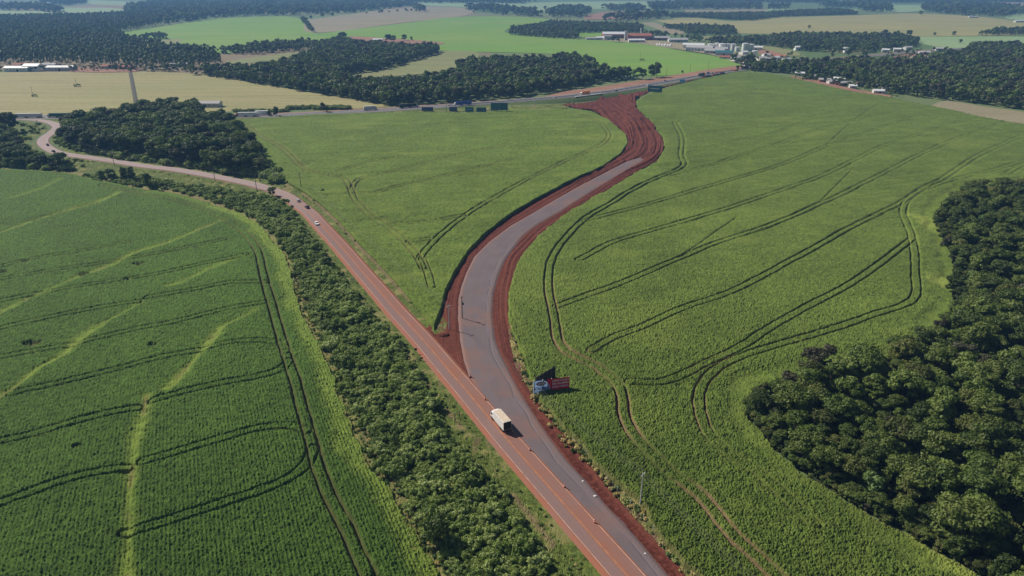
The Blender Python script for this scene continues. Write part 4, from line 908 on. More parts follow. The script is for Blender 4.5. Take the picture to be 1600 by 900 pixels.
# ------------------------------------------------------------------ object builders
class MB:
    def __init__(s): s.bm = bmesh.new()
    def box(s, x0, x1, y0, y1, z0, z1, bev=0.0, taper=None):
        c = [s.bm.verts.new((x, y, z)) for z in (z0, z1) for y in (y0, y1) for x in (x0, x1)]
        if taper:
            for v in c[4:]: v.co.x = (x0 + x1) / 2 + (v.co.x - (x0 + x1) / 2) * taper[0]; v.co.y = (y0 + y1) / 2 + (v.co.y - (y0 + y1) / 2) * taper[1]
        fs = [s.bm.faces.new([c[i] for i in q]) for q in ((0, 2, 3, 1), (4, 5, 7, 6), (0, 1, 5, 4), (2, 6, 7, 3), (0, 4, 6, 2), (1, 3, 7, 5))]
        if bev:
            es = list({e for f in fs for e in f.edges}); bmesh.ops.bevel(s.bm, geom=es, offset=bev, segments=2, affect='EDGES', profile=.5)
        return s
    def prism(s, prof, x0, x1, bev=0.0):
        """profile of (y, z) extruded across x"""
        A = [s.bm.verts.new((x0, y, z)) for y, z in prof]; B = [s.bm.verts.new((x1, y, z)) for y, z in prof]; n = len(prof)
        fs = [s.bm.faces.new(A[::-1]), s.bm.faces.new(B)] + [s.bm.faces.new((A[i], A[(i + 1) % n], B[(i + 1) % n], B[i])) for i in range(n)]
        if bev: bmesh.ops.bevel(s.bm, geom=list({e for f in fs for e in f.edges}), offset=bev, segments=2, affect='EDGES', profile=.5)
        return s
    def tube(s, a, b, r0, r1=None, n=8, cap=True):
        a = Vector(a); b = Vector(b); r1 = r0 if r1 is None else r1; d = (b - a).normalized(); p = d.orthogonal().normalized(); q = d.cross(p)
        A = [s.bm.verts.new(a + (p * math.cos(k * 2 * math.pi / n) + q * math.sin(k * 2 * math.pi / n)) * r0) for k in range(n)]
        B = [s.bm.verts.new(b + (p * math.cos(k * 2 * math.pi / n) + q * math.sin(k * 2 * math.pi / n)) * r1) for k in range(n)]
        for k in range(n): s.bm.faces.new((A[k], A[(k + 1) % n], B[(k + 1) % n], B[k]))
        if cap: s.bm.faces.new(A[::-1]); s.bm.faces.new(B)
        return s
    def lathe(s, prof, n=20):
        rings = [[s.bm.verts.new((r * math.cos(k * 2 * math.pi / n), r * math.sin(k * 2 * math.pi / n), z)) for k in range(n)] for r, z in prof]
        for A, B in zip(rings, rings[1:]):
            for k in range(n): s.bm.faces.new((A[k], A[(k + 1) % n], B[(k + 1) % n], B[k]))
        s.bm.faces.new(rings[-1]); return s
    def build(s, name, mat, parent=None):
        bmesh.ops.recalc_face_normals(s.bm, faces=s.bm.faces[:])
        me = bpy.data.meshes.new(name); s.bm.to_mesh(me); s.bm.free(); me.materials.append(mat if not isinstance(mat, str) else M[mat])
        return link(bpy.data.objects.new(name, me), parent)
def kids(o): return [c for c in bpy.data.objects if c.parent == o]
def copy_tree(o, parent=None, ks=None):
    c = o.copy(); COL.objects.link(c); c.parent = parent
    for ch in kids(o): copy_tree(ch, c)
    return c
def on_road(line, u, v, s, z):
    p = g(u, v, z); L = np.array([q[:2] for q in line]); i = int(np.argmin(((L - p) ** 2).sum(1))); i = max(1, min(len(L) - 2, i))
    t = L[i + 1] - L[i - 1]; t = t / np.linalg.norm(t); n = np.array([t[1], -t[0]]); q = L[i] + n * s
    return q[0], q[1], math.atan2(-t[0], t[1])      # heading of the line's own direction
def wheels(parent, spots_, r=.33, w=.22):
    for x, y in spots_:
        t = MB().tube((x - w / 2, y, r), (x + w / 2, y, r), r, n=16).build('wheel', 'black', parent)
        MB().tube((x - w / 2 - .01, y, r), (x + w / 2 + .01, y, r), r * .55, n=12).build('rim', 'steel', t)
def car(paint, label, u, v, line, s, z, rev=False, hatch=False, group=None):
    x, y, a = on_road(line, u, v, s, z)
    e = empty('car', (x, y, z), a + (math.pi if rev else 0)); tag(e, label, 'car', group)
    back = -2.05
    MB().prism([(back, .35), (2.1, .35), (2.12, .62), (1.9, .80), (1.0, .93), (-1.55 if not hatch else -1.95, .97), (back, .90)], -.86, .86, .05).build('body', paint, e)
    MB().prism([(1.0, .9), (.35, 1.38), (-.95 if not hatch else -1.4, 1.42), (-1.7 if not hatch else -1.95, .93)], -.72, .72, .04).build('windows', 'glass', e)
    MB().prism([(.42, 1.385), (-.95 if not hatch else -1.4, 1.425), (-.95 if not hatch else -1.4, 1.47), (.38, 1.44)], -.66, .66, .015).build('roof', paint, e)
    wheels(e, [(-.78, 1.3), (.78, 1.3), (-.78, -1.25), (.78, -1.25)])
    for sx in (-.62, .62):
        MB().box(sx - .16, sx + .16, 2.02, 2.13, .62, .76).build('headlight', 'lamp', e)
        MB().box(sx - .16, sx + .16, back - .03, back + .05, .68, .84).build('taillight', 'redlamp', e)
        MB().box(sx * 1.5 - .08, sx * 1.5 + .08, .55, .7, .95, 1.07).build('mirror', paint, e)
    return e
zr = .62
car('paint_silver', 'white hatchback following the dark car on the old road after the bend', 468, 315, old_c, -1.7, zr, True, True)
car('paint_charcoal', 'dark grey sedan between two pale cars on the old road', 480, 324, old_c, -1.7, zr, True)
car('white', 'white sedan on the left lane of the old road, lowest of three cars', 493, 350, old_c, 1.6, zr, False)
car('paint_charcoal', 'dark car in the bend of the old road beside the left clump', 74, 227, old_c, -1.6, zr)
car('paint_charcoal', 'dark car leaving the bend behind another one near the left edge', 80, 238, old_c, 1.6, zr, True)

def box_truck(x, y, z, a, label, L=8.8, cab='white', box='white', top='box_top', tank=False, trailer=False, h=3.65):
    """front at +y"""
    e = empty('truck', (x, y, z), a); tag(e, label, 'truck'); w = 1.25; f = L / 2; c0 = f - 1.9
    MB().prism([(c0, .75), (f, .75), (f + .04, 1.35), (f - .08, 1.75), (f - .42, 2.55), (f - .75, 2.75), (c0, 2.8)], -1.12, 1.12, .07).build('cab', cab, e)
    MB().prism([(f - .02, 1.68), (f - .36, 2.5), (f - .40, 2.48), (f - .10, 1.66)], -1.0, 1.0).build('windscreen', 'glass', e).location = (0, .05, 0)
    for sx in (-1, 1):
        MB().box(sx * 1.125 - .015, sx * 1.125 + .015, c0 + .55, f - .45, 1.7, 2.38).build('side_window', 'glass', e)
        MB().box(sx * 1.32 - .07, sx * 1.32 + .07, f - .25, f - .12, 1.7, 2.25).build('mirror', 'black', e)
        MB().box(sx * .85 - .2, sx * .85 + .2, f + .01, f + .07, .85, 1.08).build('headlight', 'lamp', e)
        MB().box(sx * .95 - .15, sx * .95 + .15, -f - .03, -f + .03, .75, .95).build('taillight', 'redlamp', e)
    MB().prism([(c0 + .15, 2.8), (f - .9, 2.8), (f - 1.1, 3.25), (c0 + .15, 3.4)], -.9, .9, .05).build('wind_deflector', cab, e)
    MB().box(-.45, .45, -f + .2, c0, .55, .85).build('chassis', 'dark', e)
    if tank:
        MB().tube((0, -f, 2.05), (0, c0 - .3, 2.05), 1.15, n=20).build('tank', box, e)
    else:
        b = MB().box(-w, w, -f, c0 - .12, .95, h, .03).build('cargo_box', box, e)
        MB().box(-w + .09, w - .09, -f + .1, c0 - .22, h - .01, h + .025).build('box_roof', top, b)
        MB().box(-w + .06, w - .06, -f - .03, -f + .01, 1.05, h - .1).build('rear_door', 'dark' if L < 10 else box, b)  # short truck: shade on its rear painted in as a dark door colour
        for k in range(1, 7):
            yy = -f + k * (c0 + f) / 7
            MB().box(-w - .012, w + .012, yy - .025, yy + .025, 1.0, h - .03).build('panel_seam', 'offwhite' if box == 'white' else 'steel', b)
    MB().box(-w, w, -f - .08, -f + .05, .45, .62).build('rear_bumper', 'dark', e)
    ax = [f - 1.0, -f + 1.2, -f + 2.45] + ([-f + 3.7, 0.6, 1.8] if trailer else [])
    wheels(e, [(sx * 1.02, yy) for yy in ax for sx in (-1, 1)], .5, .32)
    return e
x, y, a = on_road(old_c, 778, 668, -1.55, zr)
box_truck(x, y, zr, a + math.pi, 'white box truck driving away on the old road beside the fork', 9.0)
def hz_at(x, y):
    q = min(hw3, key=lambda p: (p[0] - x) ** 2 + (p[1] - y) ** 2); return q[2] + .02
for u, v, s, L, cab, bx, tr, lab in [
    (578, 173, -4, 13, 'offwhite', 'offwhite', 0, 'small pale box truck on the highway above the middle field'),
    (649, 168, -4, 20, 'white', 'dark', 1, 'lorry with white cab and dark trailer on the highway'),
    (714, 164.5, 4, 19, 'white', 'paint_blue', 1, 'lorry with deep blue trailer and white cab behind the navy board'),
    (899, 149, 4, 13, 'white', 'paint_orange_paint', 0, 'orange bodied truck with white cab on the highway embankment'),
    (1091, 118, 4, 15, 'paint_green', 'paint_green', 0, 'dark green truck on the highway near the town end'),
    (1165, 107, 4, 17, 'paint_charcoal', 'paint_charcoal', 0, 'dark truck where the highway enters the town'),
    (45, 183, 4, 26, 'paint_red_paint', 'offwhite', 1, 'long pale trailer with red cab at the left edge of the highway'),
    (82, 183, 4, 20, 'offwhite', 'paint_green', 1, 'lorry with dull green trailer left of the bend wood'),
    (384, 181, 4, 20, 'paint_red_paint', 'white', 1, 'long white trailer on the highway right of the bend wood'),
    (408, 181, -4, 14, 'white', 'white', 0, 'white box truck on the highway behind the small dark trees')]:
    x, y, a = on_road(hw3, u, v, s, 1.2); x, y = x, y
    box_truck(x, y, hz_at(x, y), a + (math.pi if s > 0 else 0), lab, L, cab, bx, bx, trailer=bool(tr), h=3.9)
for u, v, s, p, lab in [(993, 133, 3, 'white', 'white van like car on the highway left of the teal billboard'), (1040, 128, -4, 'paint_charcoal', 'dark car on the highway above the teal billboard'), (946, 144, 4, 'paint_charcoal', 'dark car on the highway between orange truck and billboard'),
                      (862, 152.5, 4, 'paint_silver', 'silver car on the highway left of the orange truck'), (1122, 112, 4, 'paint_red_paint', 'red car on the highway near the town'), (1109, 117, -4, 'white', 'white car close to the small blue signs of the highway'), (1285, 94, 4, 'white', 'white car on the highway beyond the town')]:
    e = car(p, lab, u, v, hw3, s, 1.2, s > 0, True); e.location.z = hz_at(e.location.x, e.location.y)

# poles and wires
def utility_pole(u, v, h, label, mat='concrete', arm=1.1, rz=0.0, xy=None, z0=0.0):
    x, y = xy or g(u, v); e = empty('utility_pole', (x, y, z0), rz); tag(e, label, 'utility pole')
    MB().tube((0, 0, -.3), (0, 0, h), .21, .14, 8).build('post', mat, e)
    if arm:
        c = MB().box(-arm, arm, -.06, .06, h - .55, h - .42).build('crossarm', 'wood' if mat == 'wood' else 'concrete', e)
        for k in (-1, 0, 1): MB().lathe([(.05, h - .42 if k else h), (.08, h - .33 if k else h + .08), (.04, h - .2 if k else h + .2)], 8).build('insulator', 'steel', c).location = (k * arm * .9, 0, 0)
    return Vector((x, y, z0)), h, rz
A1 = utility_pole(1000, 792, 10.4, 'pale concrete power pole standing in the corn edge at lower right', rz=.9)
A2 = utility_pole(702, 515, 10.2, 'concrete power pole on the red earth of the fork', rz=.75)
A3 = utility_pole(471, 297, 11, 'dark power pole on the verge at the top of the old road', 'wood', rz=.8)
A4 = utility_pole(336.5, 285, 9, 'wooden power pole below the bend wood', 'wood', rz=.3)
A5 = utility_pole(179, 259, 9, 'wooden power pole beside the old road near the bend', 'wood', rz=.3)
A6 = utility_pole(62, 208, 11, 'leaning wooden power pole inside the road bend', 'wood', rz=1.2)
utility_pole(401, 296, 9, 'thin wooden pole beside the lone round tree', 'wood', .7, .4)
A7 = utility_pole(722.5, 499, 9.5, 'dark wooden pole at the left edge of the new asphalt', 'wood', .8, .75, z0=.3)
tr = MB().tube((0, 0, 0), (0, 0, 1.1), .32, n=12).build('transformer', 'steel'); tr.location = (A7[0].x + .45, A7[0].y, 6.2); tag(tr, 'grey drum transformer hanging on the dark pole', 'transformer')
utility_pole(610, 531, 6.5, 'short dark bare pole on the left verge of the old road', 'wood', 0)
utility_pole(893, 168, 12, 'white post at the foot of the highway embankment', 'concrete', .9, .2)
utility_pole(835, 166, 9, 'pale post beside the highway guard rail', 'concrete', .6, .2)
utility_pole(697.5, 175, 12, 'dark post between the grey board and the navy board', 'wood', .8, .1)
utility_pole(1106, 112, 15, 'tall dark pole on the pink earth bank near town', 'wood', 1, .4)
utility_pole(1078, 113, 11, 'short dark pole on the earth bank left of the tall one', 'wood', 1, .4)
utility_pole(1041, 119, 11, 'dark pole behind the bush on the earth bank', 'wood', 1, .4)
utility_pole(52, 151, 11, 'pole standing in the wheat field, left of two', 'wood', 1, .1)
utility_pole(120, 135, 9, 'pole with a bush at its foot in the wheat field, right of two', 'wood', 1, .1)
utility_pole(1000, 94, 12, 'thin pole with dark bush in the long green field', 'wood', 1, .1)
utility_pole(1252, 112, 16, 'tall pole behind the row of houses', 'wood', 1, .1)
utility_pole(436, 63, 10, 'thin pole in the green slope', 'wood', 1, .1)
for u, v, s in ((121, 135.5, 1.3), (54, 151, 1.0), (1003, 95, 1.3)):
    o = link(bpy.data.objects.new('bush', SHRUBS[1])); o.location = (*g(u, v), 0); o.scale = (s * 1.6, s * 1.2, s * .9)
    tag(o, {121: 'low dark bush at the foot of the right wheat field pole', 54: 'small bush at the foot of the left wheat field pole', 1003: 'dark bush beside the pole in the long green field'}[u], 'bush')
def wires(a, b, label, sag=1.6, n=14):
    (p, h, r), (q, h2, r2) = a, b; e = empty('power_line', (p.x, p.y, 0)); tag(e, label, 'power line')
    for k in (-1, 0, 1):
        P0 = p + Vector((math.cos(r) * k, math.sin(r) * k, h - .2)); P1 = q + Vector((math.cos(r2) * k, math.sin(r2) * k, h2 - .2)); mb = MB(); prev = None
        for i in range(n + 1):
            t = i / n; c = P0.lerp(P1, t) - Vector((0, 0, 4 * sag * t * (1 - t))) - Vector((p.x, p.y, 0))
            if prev is not None: mb.tube(prev, c, .022, n=4, cap=False)
            prev = c
        mb.build('wire', 'wire', e)
wires(A1, A2, 'sagging wires from the lower right pole to the fork pole', 2.4)
wires(A2, A3, 'sagging wires from the fork pole up to the verge pole', 3)
wires(A3, A4, 'wires from the verge pole along the old road', 2)
wires(A4, A5, 'wires along the old road below the bend wood', 2)
wires(A5, A6, 'wires crossing the inside of the road bend', 2)
A0 = (Vector((*g(1330, 1110), 0)), 10.4, .9)
wires(A0, A1, 'wires leaving the lower right pole towards the frame bottom', 1.6)

# traffic cones on the seam between the roads
cone0 = None
for u, v, lab in [(735, 589, 'orange cone at the tip of the red earth, farthest of five'), (758, 625, 'orange cone just beyond the white truck'), (828, 704, 'orange cone just behind the white truck shadow'), (882, 762, 'orange cone between the truck and the lowest cone'), (929, 817, 'orange cone nearest to the frame bottom')]:
    x, y = g(u, v, .52)
    if cone0 is None:
        e = empty('traffic_cone'); MB().box(-.3, .3, -.3, .3, 0, .05, .01).build('base', 'black', e)
        MB().lathe([(.24, .05), (.17, .42), (.165, .43), (.115, .8), (.06, 1.12), (.02, 1.14)], 16).build('cone', 'orange', e)
        MB().lathe([(.178, .42), (.148, .60), (.10, .6)], 16).build('reflective_band', 'white', e); MB().lathe([(.125, .78), (.098, .93), (.06, .93)], 16).build('reflective_band', 'white', e)
        cone0 = e
    else: e = copy_tree(cone0)
    e.location = (x, y, .52); e.scale = (1.3, 1.3, 1.25); tag(e, lab, 'traffic cone', 'cones along the seam of the two roads')
# pale stones
for u, v, r, lab in [(911, 753, .32, 'pale stone on the red strip, upper of three'), (930, 776, .42, 'larger pale stone on the red strip'), (1008, 866, .3, 'pale stone on the red strip near the frame bottom')]:
    V, F = ico(2); V = V * (1 + (np.random.default_rng(int(u)).random((len(V), 1)) - .5) * .4) * np.array([r * 1.3, r, r * .7])
    o = link(bpy.data.objects.new('stone', mesh_np('stone', V, F, [M['offwhite']]))); o.location = (*g(u, v, .3), .45); tag(o, lab, 'stone')
# heap of spoil by the fork pole
for u, v, sx, sy, hh, mt, lab in [(692, 524, 2.2, 1.6, .9, 'red', 'small heap of pale red rubble beside the fork pole')]:
    V, F = ico(3); rn = np.random.default_rng(3); V = V * (1 + (rn.random((len(V), 1)) - .5) * .3) * np.array([sx, sy, hh])
    o = link(bpy.data.objects.new('rubble_heap', mesh_np('rubble_heap', V, F, [M[mt]], {'tone': np.ones(len(V))}))); o.location = (*g(u, v, .2), .3); tag(o, lab, 'rubble heap')

# fence on the right verge
e = empty('wire_fence', (*g(932, 732), 0)); tag(e, 'low wire fence of pale posts along the lower corn edge', 'fence')
fp = [(895, 690), (915, 712), (932, 732), (949, 752), (964, 769), (985, 790), (1005, 814), (1020, 831), (1035, 847), (1049, 861), (1063, 877), (1078, 893), (1096, 914)]
FP = [Vector((*g(u, v), 0)) - Vector((*g(932, 732), 0)) for u, v in fp]
for i, p in enumerate(FP): MB().tube(p, p + Vector((.06 * math.sin(i * 2), .05, 1.9)), .075, .065, 6).build('post', 'offwhite', e)
for hh in (.6, 1.1, 1.6):
    mb = MB()
    for p, q in zip(FP, FP[1:]): mb.tube(p + Vector((0, 0, hh)), q + Vector((0, 0, hh)), .012, n=4, cap=False)
    mb.build('wire', 'wire', e)
# small posts and signs on the left verge
for u, v, h, lab in [(711, 661, 3.0, 'dark wooden post on the left verge, left of a pair'), (718.5, 656, 3.0, 'dark wooden post on the left verge, right of a pair')]:
    o = MB().tube((0, 0, -.2), (0, 0, h), .14, .11, 8).build('wooden_post', 'wood'); o.location = (*g(u, v), 0); tag(o, lab, 'post')
def road_sign(u, v, w, h, zb, label, face, rz=0.0, back='dark'):
    x, y = g(u, v); e = empty('road_sign', (x, y, 0), rz); tag(e, label, 'road sign')
    MB().tube((0, 0, -.2), (0, 0, zb + h * .5), .05, n=8).build('post', 'steel', e)
    p = MB().box(-w / 2, w / 2, -.07, -.04, zb, zb + h).build('sign_panel', face, e)
    MB().box(-w / 2 + .02, w / 2 - .02, -.04, -.02, zb + .02, zb + h - .02).build('back_plate', back, p)
road_sign(650, 553, 1.0, .9, 1.4, 'small dark road sign on the left verge, upper of two', 'dark')
road_sign(659, 564, 1.0, .6, .9, 'small dark road sign on the left verge, lower of two', 'dark')
road_sign(551, 440, 1.8, .5, 1.0, 'small pale sign beside the scrub belt', 'offwhite')
road_sign(624, 538, .7, .4, .5, 'tiny white marker on the left verge', 'white')
road_sign(778, 735, .5, .5, 1.6, 'thin leaning marker post on the left verge near the truck', 'wood', .5)
for u, v, w, h, zb, f, lab in [(1106, 119, 4, 3, 2.5, 'sign_blue', 'blue highway sign near the town, left of a pair'), (1113, 118.5, 3, 2.5, 2.5, 'white', 'white highway sign near the town, right of a pair'), (1066, 132, 7, 3.5, 2.5, 'sign_blue', 'pale blue road board at the upper left corner of the large field')]:
    road_sign(u, v, w, h, zb, lab, f)

# billboards
def text(body, size, mat, parent, loc, ext=.015, width=None, shear=0):
    cu = bpy.data.curves.new('lettering', 'FONT'); cu.body = body; cu.size = size; cu.extrude = ext; cu.align_x = 'CENTER'; cu.align_y = 'CENTER'; cu.offset = size * .035; cu.shear = shear
    cu.materials.append(M[mat]); tmp = bpy.data.objects.new('tmp', cu); COL.objects.link(tmp); bpy.context.view_layer.update()
    me = bpy.data.meshes.new_from_object(tmp.evaluated_get(bpy.context.evaluated_depsgraph_get())); bpy.data.objects.remove(tmp)
    o = link(bpy.data.objects.new('lettering', me), parent); o.rotation_euler = (R(90), 0, 0); o.location = loc
    if width:
        xs = [v.co.x for v in me.vertices]; k = width / max(.01, max(xs) - min(xs)); o.scale = (k, 1, 1)
    return o
a_ = Vector((*g(833, 621), 0)); b_ = Vector((*g(889, 614), 0)); W = (b_ - a_).length; rz = math.atan2(b_.y - a_.y, b_.x - a_.x)
e = empty('billboard', a_, rz); tag(e, 'blue and red billboard facing the fork, front panel of the pair', 'billboard')
z0, z1 = 1.45, 6.0
for k in range(5): MB().tube((.15 + k * (W - .3) / 4, .12, -.3), (.15 + k * (W - .3) / 4, .12, z1), .13, n=8).build('post', 'offwhite', e)
pr = MB().box(W * .46 * .82, W, -.08, -.05, z0, z1).build('panel', 'sign_red', e)
# blue field with a rounded right shoulder
Wb = W * .46; prof_ = [(.02, z0 + .02), (Wb * 1.08, z0 + .02), (Wb * 1.02, z0 + 1.2), (Wb * .94, z0 + 2.6), (Wb * .84, z0 + 3.5), (Wb * .70, z0 + 4.1), (Wb * .5, z0 + 4.35), (Wb * .25, z0 + 4.4), (.02, z0 + 4.25)]
bm = bmesh.new(); A = [bm.verts.new((x, -.115, z)) for x, z in prof_]; B = [bm.verts.new((x, -.082, z)) for x, z in prof_]; bm.faces.new(A); bm.faces.new(B[::-1])
for i in range(len(A)): bm.faces.new((A[i], B[i], B[(i + 1) % len(A)], A[(i + 1) % len(A)]))
bmesh.ops.recalc_face_normals(bm, faces=bm.faces[:]); me = bpy.data.meshes.new('blue_field'); bm.to_mesh(me); bm.free(); me.materials.append(M['sign_blue2']); bf = link(bpy.data.objects.new('blue_field', me), e)
bm = bmesh.new(); bmesh.ops.create_circle(bm, cap_ends=True, segments=40, radius=1)
for v in bm.verts: v.co = Vector((v.co.x * 1.6 + Wb * .46, 0, v.co.y * .75 + z0 + 3.3))
r = bmesh.ops.extrude_face_region(bm, geom=bm.faces[:]);
for v in [q for q in r['geom'] if isinstance(q, bmesh.types.BMVert)]: v.co.y = -.15
for v in bm.verts:
    if v.co.y > -.01: v.co.y = -.118
bmesh.ops.recalc_face_normals(bm, faces=bm.faces[:]); me = bpy.data.meshes.new('oval'); bm.to_mesh(me); bm.free(); me.materials.append(M['sign_wine']); link(bpy.data.objects.new('oval', me), bf)
text('MXM', 1.05, 'sign_white', e, (Wb * .46, -.17, z0 + 3.3), width=2.2)
text('ATACADO', 1.5, 'lettering_blue', e, (Wb * .49, -.15, z0 + 1.5), width=Wb * .92)
text('E VAREJO', .6, 'dark', e, (Wb * .4, -.14, z0 + .45), width=Wb * .55)
for i, tx in enumerate(('O MAIOR ATACADO', 'PARA A SUA EMPRESA', 'E SUA FAMILIA')):
    text(tx, .95, 'sign_white', e, (W * .745, -.11, z1 - .8 - i * 1.1), width=W * .46)
c_ = Vector((*g(867, 597), 0)); s_ = Vector((*g(836, 616), 0)); W2 = (c_ - s_).length
e = empty('billboard', s_, math.atan2(c_.y - s_.y, c_.x - s_.x)); tag(e, 'dark back of the second billboard standing behind the blue and red one', 'billboard')
MB().box(0, W2, .0, .14, 1.4, 6.0, .02).build('panel', 'dark', e)  # shaded side of the panel, its darkness put into the colour
for k in range(6): MB().box(k * (W2 - .2) / 5, k * (W2 - .2) / 5 + .16, -.16, -.005, -.3, 6.05).build('post', 'wood', e)
for k in range(4): MB().box(0, W2, -.08, -.003, 1.6 + k * 1.35, 1.72 + k * 1.35).build('rail', 'wood', e)
def far_board(u0, u1, v, h, zb, mat, label, stripe=None, v1=None, panels=1):
    p = Vector((*g(u0, v), 0)); q = Vector((*g(u1, v1 or v), 0)); w = (q - p).length
    e = empty('billboard', p, math.atan2(q.y - p.y, q.x - p.x)); tag(e, label, 'billboard')
    for k in range(4): MB().tube((w * (.08 + .28 * k), .2, -.3), (w * (.08 + .28 * k), .2, zb + h), .18, n=6).build('post', 'dark', e)
    for k in range(panels):
        x0 = k * w / panels; P_ = MB().box(x0 + .05 * (k > 0), x0 + w / panels, -.1, .1, zb, zb + h, .03).build('panel', mat, e)
        MB().box(x0 + .3, x0 + w / panels - .3, -.14, -.11, zb + .3, zb + h - .3).build('poster', mat, P_)
    if stripe: MB().box(w * .15, w * .8, -.2, -.15, zb + h * .45, zb + h * .62).build('pale_band', stripe, e)
far_board(659, 677, 174.5, 4, .6, 'navy', 'grey blue board beside the highway, leftmost of five', panels=2)
far_board(702, 714.5, 174.5, 4.2, .5, 'navy', 'navy board right of the dark post')
far_board(727, 740, 175.5, 4.5, .6, 'teal', 'teal board beside the highway, left of two alike', 'sign_blue')
far_board(744.5, 760, 176, 4.5, .6, 'teal', 'teal board beside the highway, right of two alike', 'navy', panels=2)
far_board(767, 793.5, 176.5, 7, 2.8, 'teal', 'large dark green double billboard above the top edge of the middle field', panels=2)
far_board(1012, 1034, 146.5, 7, 2.5, 'teal', 'dark teal billboard with pale lettering at the red junction', 'offwhite', 148)

# guard rail and median of the highway
def strip_obj(name, line, off, h0, h1, w, mat, label, cat, i0, i1):
    L = line[i0:i1]
    o = ribbon(name, L, [(off - w, h0), (off - w, h1), (off + w, h1), (off + w, h0)], mat); return tag(o, label, cat)
us = [proj(*p)[0] if proj(*p) else -999 for p in hw3]
i0 = next(i for i, u in enumerate(us) if u > 700); i1 = next(i for i, u in enumerate(us) if u > 985)
strip_obj('guard_rail', hw3, 9.1, .35, .85, .08, M['offwhite'], 'pale guard rail along the near side of the highway embankment', 'guard rail', i0, i1)
i1 = next(i for i, u in enumerate(us) if u > 1150)
strip_obj('median_barrier', hw3, 0, .0, .85, .25, M['concrete'], 'concrete barrier along the middle of the highway', 'barrier', i0, i1)
# bridge abutment below the highway
x, y, a = on_road(hw3, 912, 150, 0, 4.5)
e = empty('overpass', (x, y, 0), a); tag(e, 'grey concrete overpass wall below the highway at the red junction', 'overpass')
side = 10.2
MB().prism([(-17, .0), (17, .0), (11, 4.35), (-11, 4.35)], 9.95, 10.6, .05).build('abutment_wall', 'concrete', e)
MB().box(10.6, 11.4, -4, 4, .0, 3.6).build('underpass_dark_box', 'dark', e)  # solid dark box painted to stand for the shade inside the underpass
MB().box(9.0, 10.9, -20, 20, 4.36, 5.1, .04).build('parapet', 'concrete', e)

# farm track in the wheat
trk = [(x, y, .75) for x, y in smooth_line(gp([(203.5, 112), (206, 125), (210, 147), (214, 168)], .7), 8)]
tag(ribbon('farm_track', trk, [(-2.6, -99), (-2.0, 0), (0, .05), (2.0, 0), (2.6, -99)], plain('dark_track', (.075, .07, .045), .95)), 'dark farm track through the wheat field', kind='structure')
rg = random.Random(77)
# hedge behind the highway
scatter('hedgerow', [(g(u, 171.5)[0], g(u, 170.5)[1] + rg.uniform(-3, 3), 0, rg.randrange(6), rg.uniform(0, 6), rg.uniform(1.0, 1.5)) for u in np.arange(448, 546, .9)] + [(g(u, 174.5)[0], g(u, 174.5)[1] + rg.uniform(-3, 3), 0, rg.randrange(6), rg.uniform(0, 6), rg.uniform(.7, 1.1)) for u in np.arange(366, 450, 1.4)], C_SHRUB, 'dark hedge line behind the highway')
TUFT = [crown_mesh('tuft_%d' % i, 810 + i, .7, .9, 0, 6, 260, .11, M[('leaf_straw', 'leaf_lime', 'leaf_shrub', 'leaf_lime')[i]], .9, .7) for i in range(4)]
C_TUFT = source_collection('source_tuft', TUFT); rg = random.Random(55); tf = []
fe = smooth_line(gp([(459, 435), (470, 477), (486, 510), (501, 535), (517, 572), (531, 607), (546, 642), (562, 690), (582, 729), (617, 771), (643, 816), (662, 849), (691, 897), (740, 985)], .3), 1.0)
for x, y in fe:
    for _ in range(4): tf.append((x + rg.gauss(1.8, 1.6), y + rg.uniform(-1, 1), .1, rg.choice((0, 1, 1, 2, 3)), rg.uniform(0, 6), rg.uniform(.4, 1.3)))
re_ = smooth_line(gp([(802, 520), (815, 560), (828, 595), (845, 625), (864, 653), (890, 688), (934, 732), (966, 768), (1008, 808), (1050, 864), (1090, 907)], .3), 1.0)
for x, y in re_:
    for _ in range(3): tf.append((x + rg.gauss(0, 1.1), y + rg.uniform(-1, 1), .2, rg.choice((0, 0, 1, 2)), rg.uniform(0, 6), rg.uniform(.4, 1.3)))
rd_ = [p for p in old_c if p[1] < 420]
for x, y in rd_:
    for _ in range(5): tf.append((x - rg.uniform(6, 17), y - rg.uniform(0, 6), .15, rg.choice((0, 1, 1, 2, 3)), rg.uniform(0, 6), rg.uniform(.25, .8)))
scatter('grass_tufts', tf, C_TUFT, 'tufts of straw and green weeds along the field edges and verges')
# weeds on the verge and beside the lower poles
sc_ = []
for _ in range(260):
    u = rg.uniform(-10, 130); v = rg.uniform(188, 262); x, y = g(u, v)
    if float(seg_dist(np.array([x]), np.array([y]), old_c[::4])[0]) > 9: sc_.append((x, y, 0, rg.randrange(6), rg.uniform(0, 6), rg.uniform(.5, 1.3)))
for _ in range(420):
    i = rg.randrange(60, len(old_c) - 1); p = old_c[i]; q = old_c[i + 1]; d = math.hypot(q[0] - p[0], q[1] - p[1]) + 1e-6; n_ = ((q[1] - p[1]) / d, -(q[0] - p[0]) / d)
    s = rg.choice((-1, 1)) * rg.uniform(7.5, 13)
    x, y = p[0] + n_[0] * s, p[1] + n_[1] * s
    if s < 0 and y < 255: continue
    sc_.append((x, y, 0, rg.randrange(6), rg.uniform(0, 6), rg.uniform(.12, .4)))
scatter('weeds', sc_, C_SHRUB, 'scattered low bushes on the verges of the old road')
for u, v, w, lab in [(492, 298, 2.0, 'long low dark bush at the upper left corner of the middle field')]:
    o = link(bpy.data.objects.new('bush', SHRUBS[3])); o.location = (*g(u, v), 0); o.scale = (w * 2, w, .8); tag(o, lab, 'bush')

